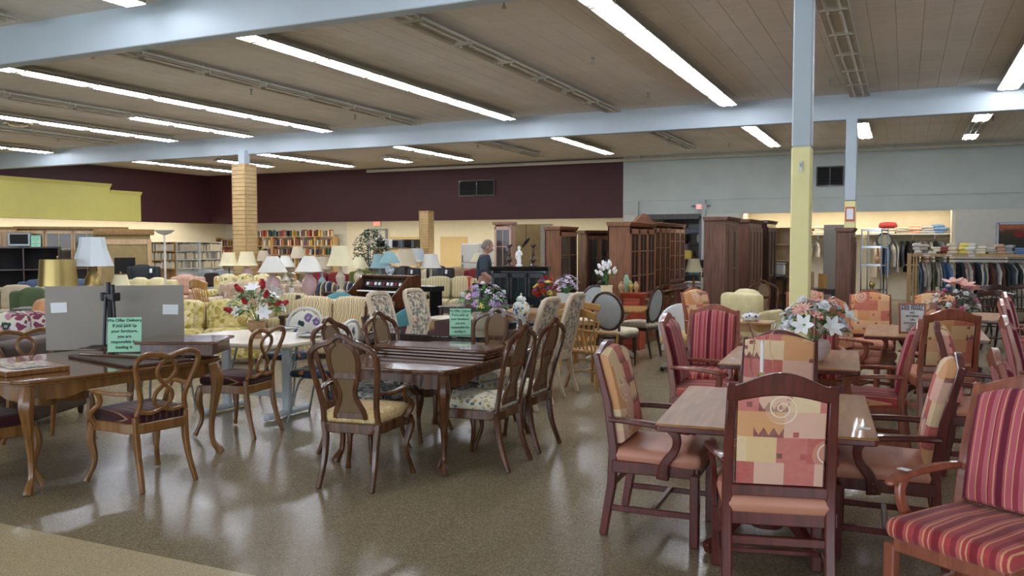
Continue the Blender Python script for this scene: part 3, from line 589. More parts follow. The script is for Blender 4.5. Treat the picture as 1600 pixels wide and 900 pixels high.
def spindle_chair(rocker=False,wd='oak',seat=None):
    def b():
        t=thing('rocking_chair' if rocker else 'windsor_chair','x','chair'); H=1.08 if rocker else .9
        G().cush((0,0,.43),(.46,.44,.045),.02,.0,taper=.06).o('seat',seat or wd,t)
        bx=lambda s,z:(s*(.17+.09*(z-.45)/(H-.45)),.19+.13*(z-.45)/(H-.45),z)
        for i in range(7):
            s=(i-3)/3; G().sweep([bx(s,.44),bx(s,.6),bx(s,H-.07)],[.009,.013,.008],6).o('spindle',wd,t)
        cr=[bx(-1.12,H-.05),bx(-.6,H-.02),bx(0,H),bx(.6,H-.02),bx(1.12,H-.05)]; cr=[(p[0],p[1]+.04*(1-abs(q)),p[2]) for p,q in zip(cr,(-1,-.5,0,.5,1))]
        G().sweep(spline(cr,3),(.03,.13 if rocker else .085),4,up=(0,0,1)).o('crest_rail',wd,t,.012)
        if not rocker: G().sweep(spline([(-.27,-.05,.64),(-.26,.12,.66),(-.15,.27,.68),(0,.3,.69),(.15,.27,.68),(.26,.12,.66),(.27,-.05,.64)],3),(.04,.022),4,up=(0,0,1)).o('arm_bow',wd,t,.006)
        for s in(-1,1):
            G().sweep([(s*.24,-.1,.44),(s*.27,-.08,.64)],.014,6).o('arm_post',wd,t)
            if rocker: G().sweep(spline([(s*.235,.26,.66),(s*.28,.1,.66),(s*.29,-.14,.65)],3),(.05,.022),4,up=(0,0,1)).o('arm',wd,t,.006)
            for f in(-1,1):
                z0=.05 if rocker else 0
                G().sweep([(s*.24,f*.23,z0),(s*.225,f*.215,.1),(s*.21,f*.2,.16),(s*.18,f*.17,.3),(s*.16,f*.15,.42)],[.014,.024,.015,.024,.016],8).o('leg',wd,t)
            G().sweep([(s*.215,-.2,.17),(s*.215,.2,.17)],.012,6).o('stretcher',wd,t)
            if rocker: G().sweep(spline([(s*.24,-.42,.09),(s*.24,-.2,.035),(s*.24,.05,.02),(s*.24,.3,.045),(s*.24,.5,.12)],3),(.03,.035),4,up=(0,0,1)).o('rocker',wd,t,.005)
        G().sweep([(-.215,0,.17),(.215,0,.17)],.012,6).o('stretcher',wd,t)
        return t
    return b
def metal_chair():
    t=thing('round_back_metal_chair','x','chair'); fr='white_paint'
    P=spline([(-.16,.2,.46),(-.2,.23,.6),(-.235,.27,.75),(-.17,.3,.89),(0,.31,.94),(.17,.3,.89),(.235,.27,.75),(.2,.23,.6),(.16,.2,.46)],4)
    G().sweep(P,.016,8).o('back_hoop',fr,t)
    out=arc(0,.74,.205,.175,-.9,PI+.9,20)
    for b_,nm in((0,'back_pad'),(1,'rear_panel')):
        g=G().pad(out,0,.015,.02); g.v=[(x,(-y if b_ else y)+.2+.23*(z-.46),z) for x,y,z in g.v]; g.o(nm,'pastel_floral',t)
    G().cush((0,-.02,.45),(.42,.42,.07),.033,.015).o('seat','dark_floral',t)
    for s in(-1,1): G().sweep(spline([(s*.22,.25,0),(s*.2,.2,.2),(s*.18,.15,.40),(s*.18,0,.415),(s*.18,-.12,.40),(s*.2,-.19,.2),(s*.22,-.24,0)],3),.011,8).o('leg','steel_grey',t)
    return t
def tub_chair(col='shade_pale_blue',seat='damask_cream'):
    def b():
        t=thing('tub_chair','x','chair')
        n=20; g=G(); vs=[]; fs=[]
        for i in range(n+1):
            a=PI*(-.12+1.24*i/n); c,s=math.cos(a),math.sin(a); zt=.62+.24*max(0,s)**.8
            for r,z in((.27,.36),(.285,(zt+.36)/2),(.30,zt-.02),(.285,zt),(.25,zt),(.235,zt-.03),(.235,(zt+.36)/2),(.23,.36)): vs.append((r*c,r*s*.95,z))
        for i in range(n):
            for j in range(8): a=i*8+j; b_=i*8+(j+1)%8; fs.append((a,a+8,b_+8,b_))
        fs+=[tuple(range(8)),tuple(range(n*8+7,n*8-1,-1))]
        g.add(vs,fs).o('back_shell',col,t); G().cush((0,-.03,.43),(.5,.5,.13),.05,.02).o('seat',seat,t); G().cush((0,0,.32),(.46,.46,.1),.03).o('base',col,t)
        for q in range(5):
            a=2*PI*q/5; l=G().sweep([(0,0,.1),(.28*math.cos(a),.28*math.sin(a),.06)],(.04,.03),4).o('leg','fixture_white',t); G().ball((.28*math.cos(a),.28*math.sin(a),.028),.028,8,6).o('caster','black_plastic',l)
        G().lathe([(.03,.09),(.03,.3)],(0,0,0),10).o('stem','steel_grey',t)
        return t
    return b
def table(w,l,top,wood_,ped=True,h=.75,r=.05,th=.035,edge=None):
    t=thing('dining_table','x','table')
    o=[]
    for cx,cy,a0 in((w/2-r,l/2-r,0),(-w/2+r,l/2-r,PI/2),(-w/2+r,-l/2+r,PI),(w/2-r,-l/2+r,1.5*PI)): o+=arc(cx,cy,r,r,a0,a0+PI/2,5)
    G().prism(o,h-th,h,'z').o('tabletop',top,t,.006)
    if edge: G().prism([(x*1.004,y*1.004) for x,y in o],h-th-.004,h-.008,'z').o('edge_band',edge,t,.005)
    if ped:
        G().lathe([(.09,.1),(.06,.16),(.05,.3),(.075,.4),(.05,.5),(.09,.62),(.11,h-th)],(0,0,0),14).o('pedestal',wood_,t)
        for q in range(4):
            a=PI/4+q*PI/2; c,s=math.cos(a),math.sin(a); G().sweep(spline([(.05*c,.05*s,.2),(.2*c,.2*s,.17),(.33*c,.33*s,.07),(.42*c,.42*s,.03)],3),(.05,.06),4,up=(0,0,1)).o('foot',wood_,t,.006)
            G().sweep(spline([(.07*c,.07*s,.5),(.2*c,.2*s,.56),(.32*c,.32*s,h-th-.02)],3),(.04,.05),4,up=(0,0,1)).o('brace',wood_,t,.006)
    return t
def cab_leg(x,y,h,m,t,s=1.0,rad=.045):
    L=math.hypot(x,y); c,d=x/L,y/L
    P=[(x+c*.045,y+d*.045,.0),(x+c*.03,y+d*.03,.035),(x-c*.01,y-d*.01,.1),(x-c*.015,y-d*.015,.25),(x+c*.02,y+d*.02,.48),(x+c*.03,y+d*.03,h-.14),(x,y,h-.02)]
    return G().sweep(spline(P,4),lerp_list([rad*.75,rad*.7,rad*.45,rad*.5,rad*.85,rad*1.15,rad],25),8).o('leg',m,t)
def french_table(w,l,h,top,m):
    t=thing('dining_table','x','table')
    def outline(k,n=64):
        o=[]
        for i in range(n):
            a=2*PI*i/n; c,s=math.cos(a),math.sin(a); p=.32
            x=(abs(c)**p)*(1 if c>0 else -1)*w/2; y=(abs(s)**p)*(1 if s>0 else -1)*l/2; q=1+.012*math.cos(8*a)
            o.append((x*k*q,y*k*q))
        return o
    G().prism(outline(1),h-.022,h,'z').o('tabletop',top,t,.006); G().prism(outline(.985),h-.035,h-.022,'z').o('edge_moulding',m,t,.004)
    # scalloped apron
    o=outline(.9,96); n=len(o); vs=[]; fs=[]
    for i,(x,y) in enumerate(o):
        zb=h-.135+.022*math.cos(2*PI*i/12)+.01*math.cos(2*PI*i/6); kx=1-.02/abs(math.hypot(x,y)); vs+=[(x,y,h-.035),(x,y,zb),(x*kx*.985,y*kx*.985,zb),(x*kx*.985,y*kx*.985,h-.035)]
    for i in range(n):
        a=i*4; b=((i+1)%n)*4; fs+=[(a,b,b+1,a+1),(a+1,b+1,b+2,a+2),(a+2,b+2,b+3,a+3)]
    G().add(vs,fs).o('apron',m,t)
    for sx in(-1,1):
        for sy in(-1,1): cab_leg(sx*(w/2-.1),sy*(l/2-.13),h-.03,m,t)
    return t
def octtable(w,l,h,c):
    t=thing('dining_table','x','table'); o=[(w/2,-l/2+c),(w/2,l/2-c),(w/2-c,l/2),(-w/2+c,l/2),(-w/2,l/2-c),(-w/2,-l/2+c),(-w/2+c,-l/2),(w/2-c,-l/2)]
    G().prism(o,h-.04,h,'z').o('tabletop','tabletop_cream',t,.008)
    for sx in(-1,1):
        q=G().box((sx*w*.27,0,.37),(.09,.06,.68)).o('leg','shade_pale_blue',t,.01); G().box((sx*w*.27,0,.04),(.07,.62,.05)).o('foot','shade_pale_blue',q,.012)
        for y in(-.25,.25): G().sweep([(sx*w*.27-.1,y*.3,.1),(sx*w*.27-.06,y,.70)],.012,6).o('brace','steel_grey',q)
    G().box((0,0,.2),(w*.54,.05,.05)).o('stretcher','shade_pale_blue',t,.008)
    return t
plain('tabletop_cream','d9cdb4',.25,var=.02,vs=3)
# upholstered pieces
def sofa(w,d,h,fab,n=2,arm='round',bh=None,tag_=False,pil=None,wood_=None,tuft=False,nm='sofa'):
    def b():
        t=thing(nm,'x',nm.replace('_',' ').split()[-1] if nm!='recliner' else 'armchair'); aw=.2 if arm=='round' else .13; sh=.42; iw=w-2*aw
        G().cush((0,0,.2),(w-.04,d-.06,.26),.04).o('base',fab,t)
        for s in(-1,1):
            x=s*(w/2-aw/2)
            if arm=='round':
                G().cush((x,-.02,.33),(aw-.03,d-.04,.5),.04).cush((x,-.02,.57),(aw+.03,d-.02,.17),.083).o('arm',fab,t)
            elif arm=='wood':
                q=G().box((x,-.05,.6),(.09,d*.8,.05)).o('arm',wood_ or 'dark_wood',t,.012); G().box((x,-d*.38,.32),(.07,.07,.58)).o('arm_post',wood_ or 'dark_wood',q,.008); G().prism([(d*.2,.05),(d*.48,.05),(d*.5,h-.02),(d*.42,h+.02),(d*.3,.6)],x-.035,x+.035,'x').o('wing',wood_ or 'dark_wood',q,.008)
            else: G().cush((x,-.02,.4),(aw,d-.04,.62),.05).o('arm',fab,t)
            for f in(-1,1): G().lathe([(.02,0),(.03,.05),(.03,.08)],(s*(w/2-.08),f*(d/2-.08),0),8).o('foot','dark_wood',t)
        G().cush((0,d/2-.12,.5),(w-.06,.2,h-.16-.1+.0),.07).o('back',fab,t).location=(0,0,(h-.26)/2-.5+.16+.06)
        for i in range(n):
            x=-iw/2+iw*(i+.5)/n
            G().cush((x,-.07,sh-.02),(iw/n-.01,d-.26,.16),.06,.02).o('seat_cushion',fab,t)
            q=G().cush((x,d/2-.28,h-.24),(iw/n-.01,.22,.46),.1,.03,rx=-.18).o('back_cushion',fab,t)
            if tuft:
                for ix in range(-2,3):
                    for iz in range(-1,2): G().ball((x+ix*iw/n*.17,d/2-.40+iz*.03,h-.24+iz*.13),.016,6,4).o('button',fab,q)
        for k,(x,m) in enumerate(pil or []): G().cush((x,-.02,.66),(.42,.16,.4),.07,.02,rx=-.3).o('throw_cushion',m,t)
        if tag_: q=G().box((w*.3,d/2-.41,h-.14),(.06,.004,.1),rx=-.2).o('price_tag','paper',t)
        return t
    return b
# lamps
SH={'empire':[(.10,.0),(.12,-.0),(.24,-.26)],'bell':[(.15,0),(.155,-.03),(.175,-.15),(.24,-.34),(.255,-.37)],'drum':[(.2,0),(.225,-.33)],'cone':[(.09,0),(.25,-.27)],'tall':[(.14,0),(.17,-.12),(.22,-.28),(.26,-.32)],'small':[(.08,0),(.14,-.2)]}
BASE={'jug':[(.07,0),(.075,.02),(.05,.04),(.11,.13),(.13,.22),(.12,.31),(.06,.38),(.05,.41),(.07,.43)],'urn':[(.08,0),(.08,.02),(.03,.05),(.025,.09),(.08,.2),(.09,.28),(.03,.38),(.02,.45)],'stick':[(.09,0),(.09,.02),(.03,.04),(.02,.15),(.04,.2),(.02,.25),(.015,.45)],'gourd':[(.06,0),(.1,.06),(.11,.13),(.07,.2),(.03,.25),(.03,.4),(.035,.42)],'ball':[(.06,0),(.06,.015),(.04,.03),(.09,.07),(.11,.13),(.09,.19),(.04,.23),(.03,.25)]}
def lamp(label,loc,shade,sm,base,bm,s=1.0,bs=1.0,flute=False):
    t=thing('table_lamp',label,'lamp',loc); B=[(r*s,z*s*bs) for r,z in BASE[base]]; hb=B[-1][1]; P=SH[shade]; hh=-P[-1][1]*s; z1=hb+hh+.03
    G().lathe(B,(0,0,0),20).o('base',bm,t)
    G().lathe([(.008,hb-.01),(.008,z1)],(0,0,0),6).o('stem','brass',t)
    out=[(r*s,z1+z*s) for r,z in P]; k=spline([(r,z,0) for r,z in out],4) if len(P)>2 else [Vector((r,z,0)) for r,z in out]
    prof=[(p.x,p.y) for p in k]; prof+= [(r-.006,z) for r,z in prof[::-1]]
    q=G().lathe(prof,(0,0,0),8 if flute else 28,caps=False).o('lamp_shade',sm,t,ang=25 if flute else 60)
    G().lathe([(.005,z1),(.005,z1+.015),(.014,z1+.025),(.01,z1+.04),(.001,z1+.045)],(0,0,0),8).o('finial','brass',t)
    G().box((0,0,z1),(P[0][0]*1.96*s,.006,.004)).o('harp','brass',t)
    return t
def end_table(label,loc,w=.55,d=.5,h=.55,m='oak',rz=0,cat='table',shelf=True):
    t=thing('end_table',label,cat,loc,rz); G().box((0,0,h-.015),(w,d,.03)).o('tabletop',m,t,.006)
    for sx in(-1,1):
        for sy in(-1,1): G().box((sx*(w/2-.04),sy*(d/2-.04),(h-.03)/2),(.045,.045,h-.03)).o('leg',m,t,.005)
    G().box((0,0,h-.07),(w-.08,d-.08,.08)).o('apron',m,t,.004)
    if shelf: G().box((0,0,.15),(w-.06,d-.06,.02)).o('shelf',m,t,.003)
    return t
# flowers
def bloom(kind,c,r,nrm,m,parent,nm):
    n=Vector(nrm).normalized(); M=n.to_track_quat('Z','Y').to_matrix(); c=Vector(c); g=G()
    def petal(a,L,wd,up,curl):
        u=Vector((math.cos(a),math.sin(a),0)); v=Vector((-math.sin(a),math.cos(a),0)); z=Vector((0,0,1)); row=[]
        for k in range(5):
            q=k/4; p=u*(L*q)+z*(up*q+curl*q*q); ww=wd*math.sin(PI*min(.98,.08+q*.92))**.7; row+=[p-v*ww/2+z*.003,p+z*-.004*1,p+v*ww/2+z*.003]
        g.add([c+M@p for p in row],[(i*3+j,i*3+j+1,i*3+j+4,i*3+j+3) for i in range(4) for j in range(2)])
    if kind=='tulip':
        for i in range(6): petal(i*PI/3,r*.35,r*.9,r*1.7,0)
        g2=G(); 
        for k in range(1): g.add([c+M@Vector(p) for p in G().ball((0,0,r*.7),r*.55,8,6,(1,1,1.4)).v],G().ball((0,0,0),1,8,6).f)
    elif kind=='lily':
        for i in range(6): petal(i*PI/3,r*.9,r*.5,r*.95,-r*.45)
    elif kind=='daisy':
        for i in range(12): petal(i*PI/6,r,r*.3,r*.15,0)
        g.add([c+M@Vector(p) for p in G().ball((0,0,r*.08),r*.22,6,4).v],G().ball((0,0,0),1,6,4).f)
    elif kind=='rose':
        for j,(k,up) in enumerate(((.4,1.0),(.7,.7),(1,.35))):
            for i in range(5): petal(i*2*PI/5+j*.6,r*k,r*.8,r*up,-r*.1)
    else:
        for q in range(7):
            a=q*2.4; rr=r*.75*math.sqrt(q/7); p=Vector((rr*math.cos(a),rr*math.sin(a),r*.3-rr*.3))
            cc=c+M@p
            for i in range(5):
                an=i*2*PI/5; d1=M@Vector((math.cos(an),math.sin(an),.2))*r*.28; d2=M@Vector((-math.sin(an),math.cos(an),0))*r*.13
                g.add([cc,cc+d1*.6-d2,cc+d1,cc+d1*.6+d2],[(0,1,2,3)])
    g.o(nm,m,parent,ang=60)
def bouquet(label,loc,vase,vm,vh,vr,spec,R_,hgt,seed=1,leaves=40,leafm='leaf_green',vn='vase',droop=.3,nvase=20):
    t=thing('flower_arrangement',label,'flowers',loc); rnd=random.Random(seed)
    G().lathe([(r*vr,z*vh) for r,z in vase]+[(vase[-1][0]*vr*.85,vase[-1][1]*vh-.005)],(0,0,0),nvase,caps=True).o(vn,vm,t)
    lg=G(); sg=G()
    pos=[]
    for kind,m,n,r,nm in spec:
        for _ in range(n):
            best=None
            for tr in range(12):
                a=rnd.uniform(0,2*PI); e=rnd.uniform(-droop,1)**1; e=math.asin(max(-1,min(1,e)))
                rad=R_*rnd.uniform(.82,1.05); p=Vector((rad*math.cos(a)*math.cos(e),rad*math.sin(a)*math.cos(e),vh+hgt*.42+hgt*.58*math.sin(e)))
                dm=min([(p-q).length for q in pos] or [9])
                if best is None or dm>best[0]: best=(dm,p)
            p=best[1]; pos.append(p); nr=(p-Vector((0,0,vh+.02))); bloom(kind,p,r,nr,m,t,nm)
            sg.sweep([(0,0,vh*.85),(p.x*.4,p.y*.4,vh+(p.z-vh)*.6),tuple(p)],.003,4)
    for _ in range(leaves):
        a=rnd.uniform(0,2*PI); e=math.asin(rnd.uniform(-droop,.95)); rad=R_*rnd.uniform(.35,.98); p=Vector((rad*math.cos(a)*math.cos(e),rad*math.sin(a)*math.cos(e),vh+hgt*.35+hgt*.5*math.sin(e)))
        d=Vector((math.cos(a),math.sin(a),rnd.uniform(-.3,.9))).normalized(); s=Vector((-math.sin(a),math.cos(a),rnd.uniform(-.4,.4))).normalized(); L=R_*rnd.uniform(.3,.55); W=L*.3
        k=Vector((0,0,-.15*L)); lg.add([p,p+d*L*.35+s*W/2,p+d*L*.7+s*W*.4+k,p+d*L+k*2,p+d*L*.7-s*W*.4+k,p+d*L*.35-s*W/2,p+d*L*.5-k*.3],[(0,1,6),(1,2,6),(2,3,6),(3,4,6),(4,5,6),(5,0,6)])
    q=lg.o('foliage',leafm,t,ang=60); q['kind']='stuff'; q=sg.o('stems',leafm,t); q['kind']='stuff'
    return t
# cabinets
def hutch(label,loc,rz,w,d,h,m,glass_=True,lower=.8,ud=None,bonnet=False,cols=3,rows=3,cat='cabinet',nm='china_cabinet',drawers=True):
    """front faces -y"""
    t=thing(nm,label,cat,loc,rz); ud=ud or d-.1; uy=(d-ud)/2
    if lower:
        G().box((0,0,lower/2),(w,d,lower)).o('base',m,t,.006); G().box((0,-.01,lower+.015),(w+.05,d+.05,.03)).o('counter',m,t,.008)
        n=cols
        for i in range(n):
            x=-w/2+w*(i+.5)/n
            if drawers and i!=n//2 or drawers and n<3:
                for j in range(3): q=G().box((x,-d/2-.012,.15+j*.22+.05),(w/n-.06,.025,.19)).o('drawer',m,t,.006); G().ball((x,-d/2-.035,.15+j*.22+.05),.018,8,6).o('knob','brass',q)
            else: q=G().box((x,-d/2-.012,lower/2),(w/n-.05,.025,lower-.14)).box((x,-d/2-.028,lower/2),(w/n-.16,.016,lower-.28)).o('door',m,t,.008); G().ball((x+w/n*.35,-d/2-.035,lower/2),.016,8,6).o('knob','brass',q)
    z0=lower+.03 if lower else 0; uh=h-z0
    if glass_:
        G().box((-w/2+.015,uy,z0+uh/2),(.03,ud,uh)).o('side_panel',m,t,.003); G().box((w/2-.015,uy,z0+uh/2),(.03,ud,uh)).o('side_panel',m,t,.003); G().box((0,uy+ud/2-.01,z0+uh/2),(w,.02,uh)).o('back_panel',m,t)
        for k in range(rows): G().box((0,uy,z0+.02+(uh-.1)*k/rows),(w-.06,ud-.04,.02)).o('shelf',m,t)
        fy=uy-ud/2-.01
        for i in range(cols):
            x=-w/2+w*(i+.5)/cols; ww=w/cols-.01; q=G().box((x-ww/2+.025,fy,z0+uh/2),(.05,.025,uh-.08)).box((x+ww/2-.025,fy,z0+uh/2),(.05,.025,uh-.08)).box((x,fy,z0+.07),(ww,.025,.06)).box((x,fy,h-.08),(ww,.025,.08)).o('door_frame',m,t,.004)
            G().box((x,fy,z0+uh/2),(ww-.08,.006,uh-.12)).o('pane','cabinet_glass',q)
            for k in range(1,rows): G().box((x,fy-.004,z0+uh*k/rows),(ww-.08,.012,.018)).o('glazing_bar',m,q)
            G().box((x,fy-.004,z0+uh/2),(.016,.012,uh-.14)).o('glazing_bar',m,q)
    else:
        G().box((0,uy,z0+uh/2),(w,ud,uh)).o('carcass',m,t,.006)
        for i in range(cols):
            x=-w/2+w*(i+.5)/cols; q=G().box((x,uy-ud/2-.012,z0+uh/2),(w/cols-.03,.025,uh-.16)).box((x,uy-ud/2-.03,z0+uh/2),(w/cols-.16,.014,uh-.34)).o('door',m,t,.008); G().ball((x+(w/cols*.38)*(1 if i%2==0 else -1),uy-ud/2-.04,z0+uh*.45),.016,8,6).o('knob','brass',q)
    y0=uy-ud/2-.05; y1=uy+ud/2+.02
    G().prism([(y0+.04,h),(y0,h+.07),(y1,h+.07),(y1-.02,h)],-w/2-.04,w/2+.04,'x').o('cornice',m,t,.006)
    if bonnet:
        o=[(-w/2,h+.06)]+[(x,h+.06+.16*math.cos(x/(w/2)*PI/2)**2) for x in [-w/2+w*k/16 for k in range(1,16)]]+[(w/2,h+.06)]
        G().prism(o,y0+.01,y0+.06,'y').o('bonnet',m,t,.006)
    return t
def bookcase(label,loc,rz,w,d,h,n,m,cat='bookcase',back=True,nm='bookcase',top=True):
    t=thing(nm,label,cat,loc,rz)
    for s in(-1,1): G().box((s*(w/2-.012),0,h/2),(.024,d,h)).o('side_panel',m,t,.002)
    for k in range(n+1): G().box((0,0,.08+(h-.1)*k/n),(w-.05,d-.01,.022)).o('shelf',m,t,.002)
    if back: G().box((0,d/2-.006,h/2),(w-.05,.01,h-.02)).o('back_panel',m,t)
    return t
BOOKC=['7a2a2a','2a3a5a','3a5a3a','c9bfa5','8a6a3a','1e1e22','b5452f','d9d4c4','4a6a8a','6a3a5a','c9a03a','5a4a3a']
for i,c in enumerate(BOOKC): plain('book_%d'%i,c,.6)
BM=[]
def book_proto(i):
    rr=random.Random(i); w_=.045; h_=rr.uniform(.2,.27); g=G().box((0,0,h_/2),(w_*.92,.15,h_)).mesh('book',MATS['book_%d'%(i%12)],.003); return g,h_
NB=[0]
BN=['dark red','navy','green','cream','brown','black','orange red','off white','blue','purple','mustard','brown']
ORD=['first','second','third','fourth','fifth','sixth','seventh','eighth','ninth','tenth','eleventh','twelfth','thirteenth','fourteenth','fifteenth','sixteenth','seventeenth','eighteenth','nineteenth','twentieth','21st','22nd','23rd','24th','25th','26th','27th','28th','29th','30th','31st','32nd','33rd','34th','35th']
SN=['low','middle','upper','top shelf']
def shelf_books(loc,rz,w,d,zs,label,group,fill=.85,seed=0,stuff=False):
    rr=random.Random(seed)
    if not BM: BM.extend(book_proto(i) for i in range(18))
    c,s=math.cos(rz),math.sin(rz); gs=G()
    for zs_i,z in enumerate(zs):
        kk=-1; x=-w/2+.05
        while x<w/2-.06:
            if rr.random()>fill: x+=rr.uniform(.04,.12); continue
            me,h_=rr.choice(BM); tilt=rr.choice((0,0,0,.12)); X=loc[0]+x*c-(-.03)*s; Y=loc[1]+x*s+(-.03)*c
            if stuff or NB[0]>=300: gs.box((X,Y,z+h_/2+.012),(.04,.15,h_),rz)
            else:
                o=bpy.data.objects.new('book',me); COL.objects.link(o); o.location=(X,Y,z+.012); o.rotation_euler=(0,0,rz); kk+=1; tag(o,BN[int(me.materials[0].name.split('_')[1])]+' book, '+ORD[min(kk,len(ORD)-1)]+' from left '+SN[zs_i]+' '+label,'book',group); NB[0]+=1
            x+=.047
    if gs.v: tag(gs.o('book_rows','book_3'),label+', packed rows','books',kind='stuff')
# ================================================================ front right: print and stripe armchairs round pedestal tables
PRT=pub_chair('mahogany','abstract_print','vinyl_peach',True); ORG=pub_chair('cherry','abstract_orange','vinyl_peach',True); STP=pub_chair('cherry','stripe_red','stripe_seat',False)
def pc(kind,x,y,deg,lab,group='upholstered dining armchairs'):
    return place(kind,{'p':PRT,'o':ORG,'s':STP}[kind],(x,y),R(deg),lab,group)
pc('p',-1.25,4.79,92,'mahogany armchair with abstract print back at left of the nearest pedestal table, seen side on')
pc('p',-.555,4.19,194,'mahogany armchair nearest the camera with its abstract print back turned to us')
pc('p',-.07,4.97,-88,'mahogany armchair with print back pulled to the right side of the nearest table')
pc('p',-.72,5.46,2,'armchair with print back facing us behind the candle lamp')
pc('s',.31,3.92,-34,'big red striped armchair cut by the right edge, white tag on its arm')
pc('s',-1.44,6.92,92,'red striped armchair seen side on at the left of the flower table')
pc('s',-1.6,7.72,2,'red striped armchair facing us at the far left corner of the flower table')
pc('s',-.22,7.1,-92,'red striped armchair seen edge on at the right of the flower table')
pc('s',-.78,8.4,4,'red striped armchair behind the white and pink flowers')
pc('o',-.38,9.65,72,'orange print armchair at left of the table with the sales sign')
pc('o',-.36,11.0,2,'dark framed orange print armchair behind the sales sign table beside the chrome shelf')
pc('o',.31,8.68,194,'dark framed print armchair with its back to us in front of the sales sign')
pc('p',.56,6.95,90,'print armchair seen edge on, back to back with a striped one')
pc('s',1.06,7.75,92,'striped armchair near the right edge, tall wooden top rail toward us')
pc('s',.79,5.28,92,'brown framed armchair with low pink panel directly behind the big striped one')
pc('o',.34,11.1,0,'orange print armchair half hidden behind the pink flower arrangement')
pc('o',-2.2,10.9,62,'lone print armchair behind the pale blue tub chair')
pc('o',-1.05,11.3,20,'print armchair showing only its top right of the yellow column')
pc('s',1.25,10.1,90,'striped armchair in the right edge column, second from the back')
pc('s',1.42,11.6,90,'striped armchair farthest back along the right edge')
G().box((0,0,0),(.05,.035,.002)).o('arm_tag','paper',[o for o in COL.objects if o.get('label','').startswith('big red striped')][0]).location=(-.285,-.1,.681)
def ptable(x,y,w,l,deg,lab): 
    t=place('pt%s'%w,lambda:table(w,l,'laminate','mahogany',True,.75,.03,.035,'mahogany'),(x,y),R(deg),lab,'pedestal dining tables'); return t
ptable(-.66,4.80,1.04,1.22,5,'nearest pedestal table with pale laminate top and small white tag')
ptable(-.80,7.08,1.0,1.2,3,'pedestal table carrying the white and pink flowers')
ptable(.2,9.7,1.1,1.3,0,'pedestal table carrying the framed sales sign')
ptable(.62,12.1,1.07,1.2,0,'farthest pedestal table at right in front of the clothes rack')
for (x,y,l) in ((-.16,4.45,'small white price tag on the right edge of the nearest pedestal table'),(-1.2,6.75,'small white price tag on the left edge of the flower table'),(.62,9.25,'small white price tag on the right edge of the sales sign table')): tag(G().box((0,0,.0015),(.055,.04,.003)).o('price_tag','paper'),l,'tag','price tags on the pedestal tables').location=(x,y,.751)
# hurricane candle lamp
t=thing('hurricane_lamp','clear glass hurricane shade with white candle on a brass base','candle',(-.765,5.24,.75))
G().lathe([(.055,0),(.055,.008),(.02,.02),(.012,.05),(.02,.07),(.045,.075),(.045,.085),(.022,.09),(.022,.125),(.016,.13)],(0,0,0),20).o('base','brass',t)
G().lathe([(.011,.1),(.011,.31),(.004,.325)],(0,0,0),12).o('candle','petal_white',t)
P=[(.04,.09),(.062,.14),(.066,.2),(.05,.27),(.052,.33),(.08,.41),(.086,.43)]; P=[(p.x,p.y) for p in spline([(a,b,0) for a,b in P],3)]
G().lathe(P+[(r-.0025,z) for r,z in P[::-1]],(0,0,0),24,caps=False).o('glass_shade','clear_glass',t,ang=60)
plain('pearl','d9c6c4',.2,coat=.5)
bowlp=[(.55,0),(.6,.03),(.9,.4),(1,.75),(.85,1)]
bouquet('bouquet of white lilies and pale pink blooms in a pearly round vase',(-.62,6.92,.75),bowlp,'pearl',.16,.125,[('lily','petal_white',5,.10,'lily'),('daisy','petal_pink',5,.09,'dahlia'),('rose','petal_white',7,.06,'rose'),('cluster','petal_blue',9,.06,'hydrangea'),('cluster','petal_pink',3,.05,'sprig')],.23,.3,3,90,'leaf_green')
bouquet('arrangement of small pink and white roses with two large pink magnolia blooms',(.5,9.95,.75),bowlp,'brown_leather',.12,.09,[('rose','petal_hotpink',9,.035,'rose'),('rose','petal_white',10,.035,'rose'),('lily','petal_pink',4,.13,'magnolia')],.21,.36,5,50,'leaf_dark')
def frame_sign(label,loc,rz,w,h,lines,fm,size,pm='paper',lean=-.12):
    t=thing('notice_sign',label,'sign',loc,rz)
    if fm:
        q=G().box((-w/2,0,h/2),(.018,.02,h+.018)).box((w/2,0,h/2),(.018,.02,h+.018)).box((0,0,0.004),(w,.02,.018)).box((0,0,h),(w,.02,.018)).o('frame',fm,t,.002); q.rotation_euler=(lean,0,0)
    q=G().box((0,.003,h/2),(w,.004,h)).o('card',pm,t); q.rotation_euler=(lean,0,0)
    n=len(lines)
    for i,(s_,k) in enumerate(lines):
        z=h*(1-(i+.85)/(n+.5)); text(s_,size*k,'ink_black' if fm else 'ink',t,(0,-.0012+ -lean*z*1.0,z),(PI/2+lean,0,0))
    return t
X,Y=at(1428,523,.752); frame_sign('framed white notice reading ALL SALES ARE FINAL on the pedestal table',(X,Y,.765),R(12),.235,.29,[('ALL SALES',1.1),('ARE FINAL',1.1),('NO',.7),('RETURNS',.7),('OR',.7),('EXCHANGES',.7),('ON',1),('UNITS',1)],'cherry',.04)
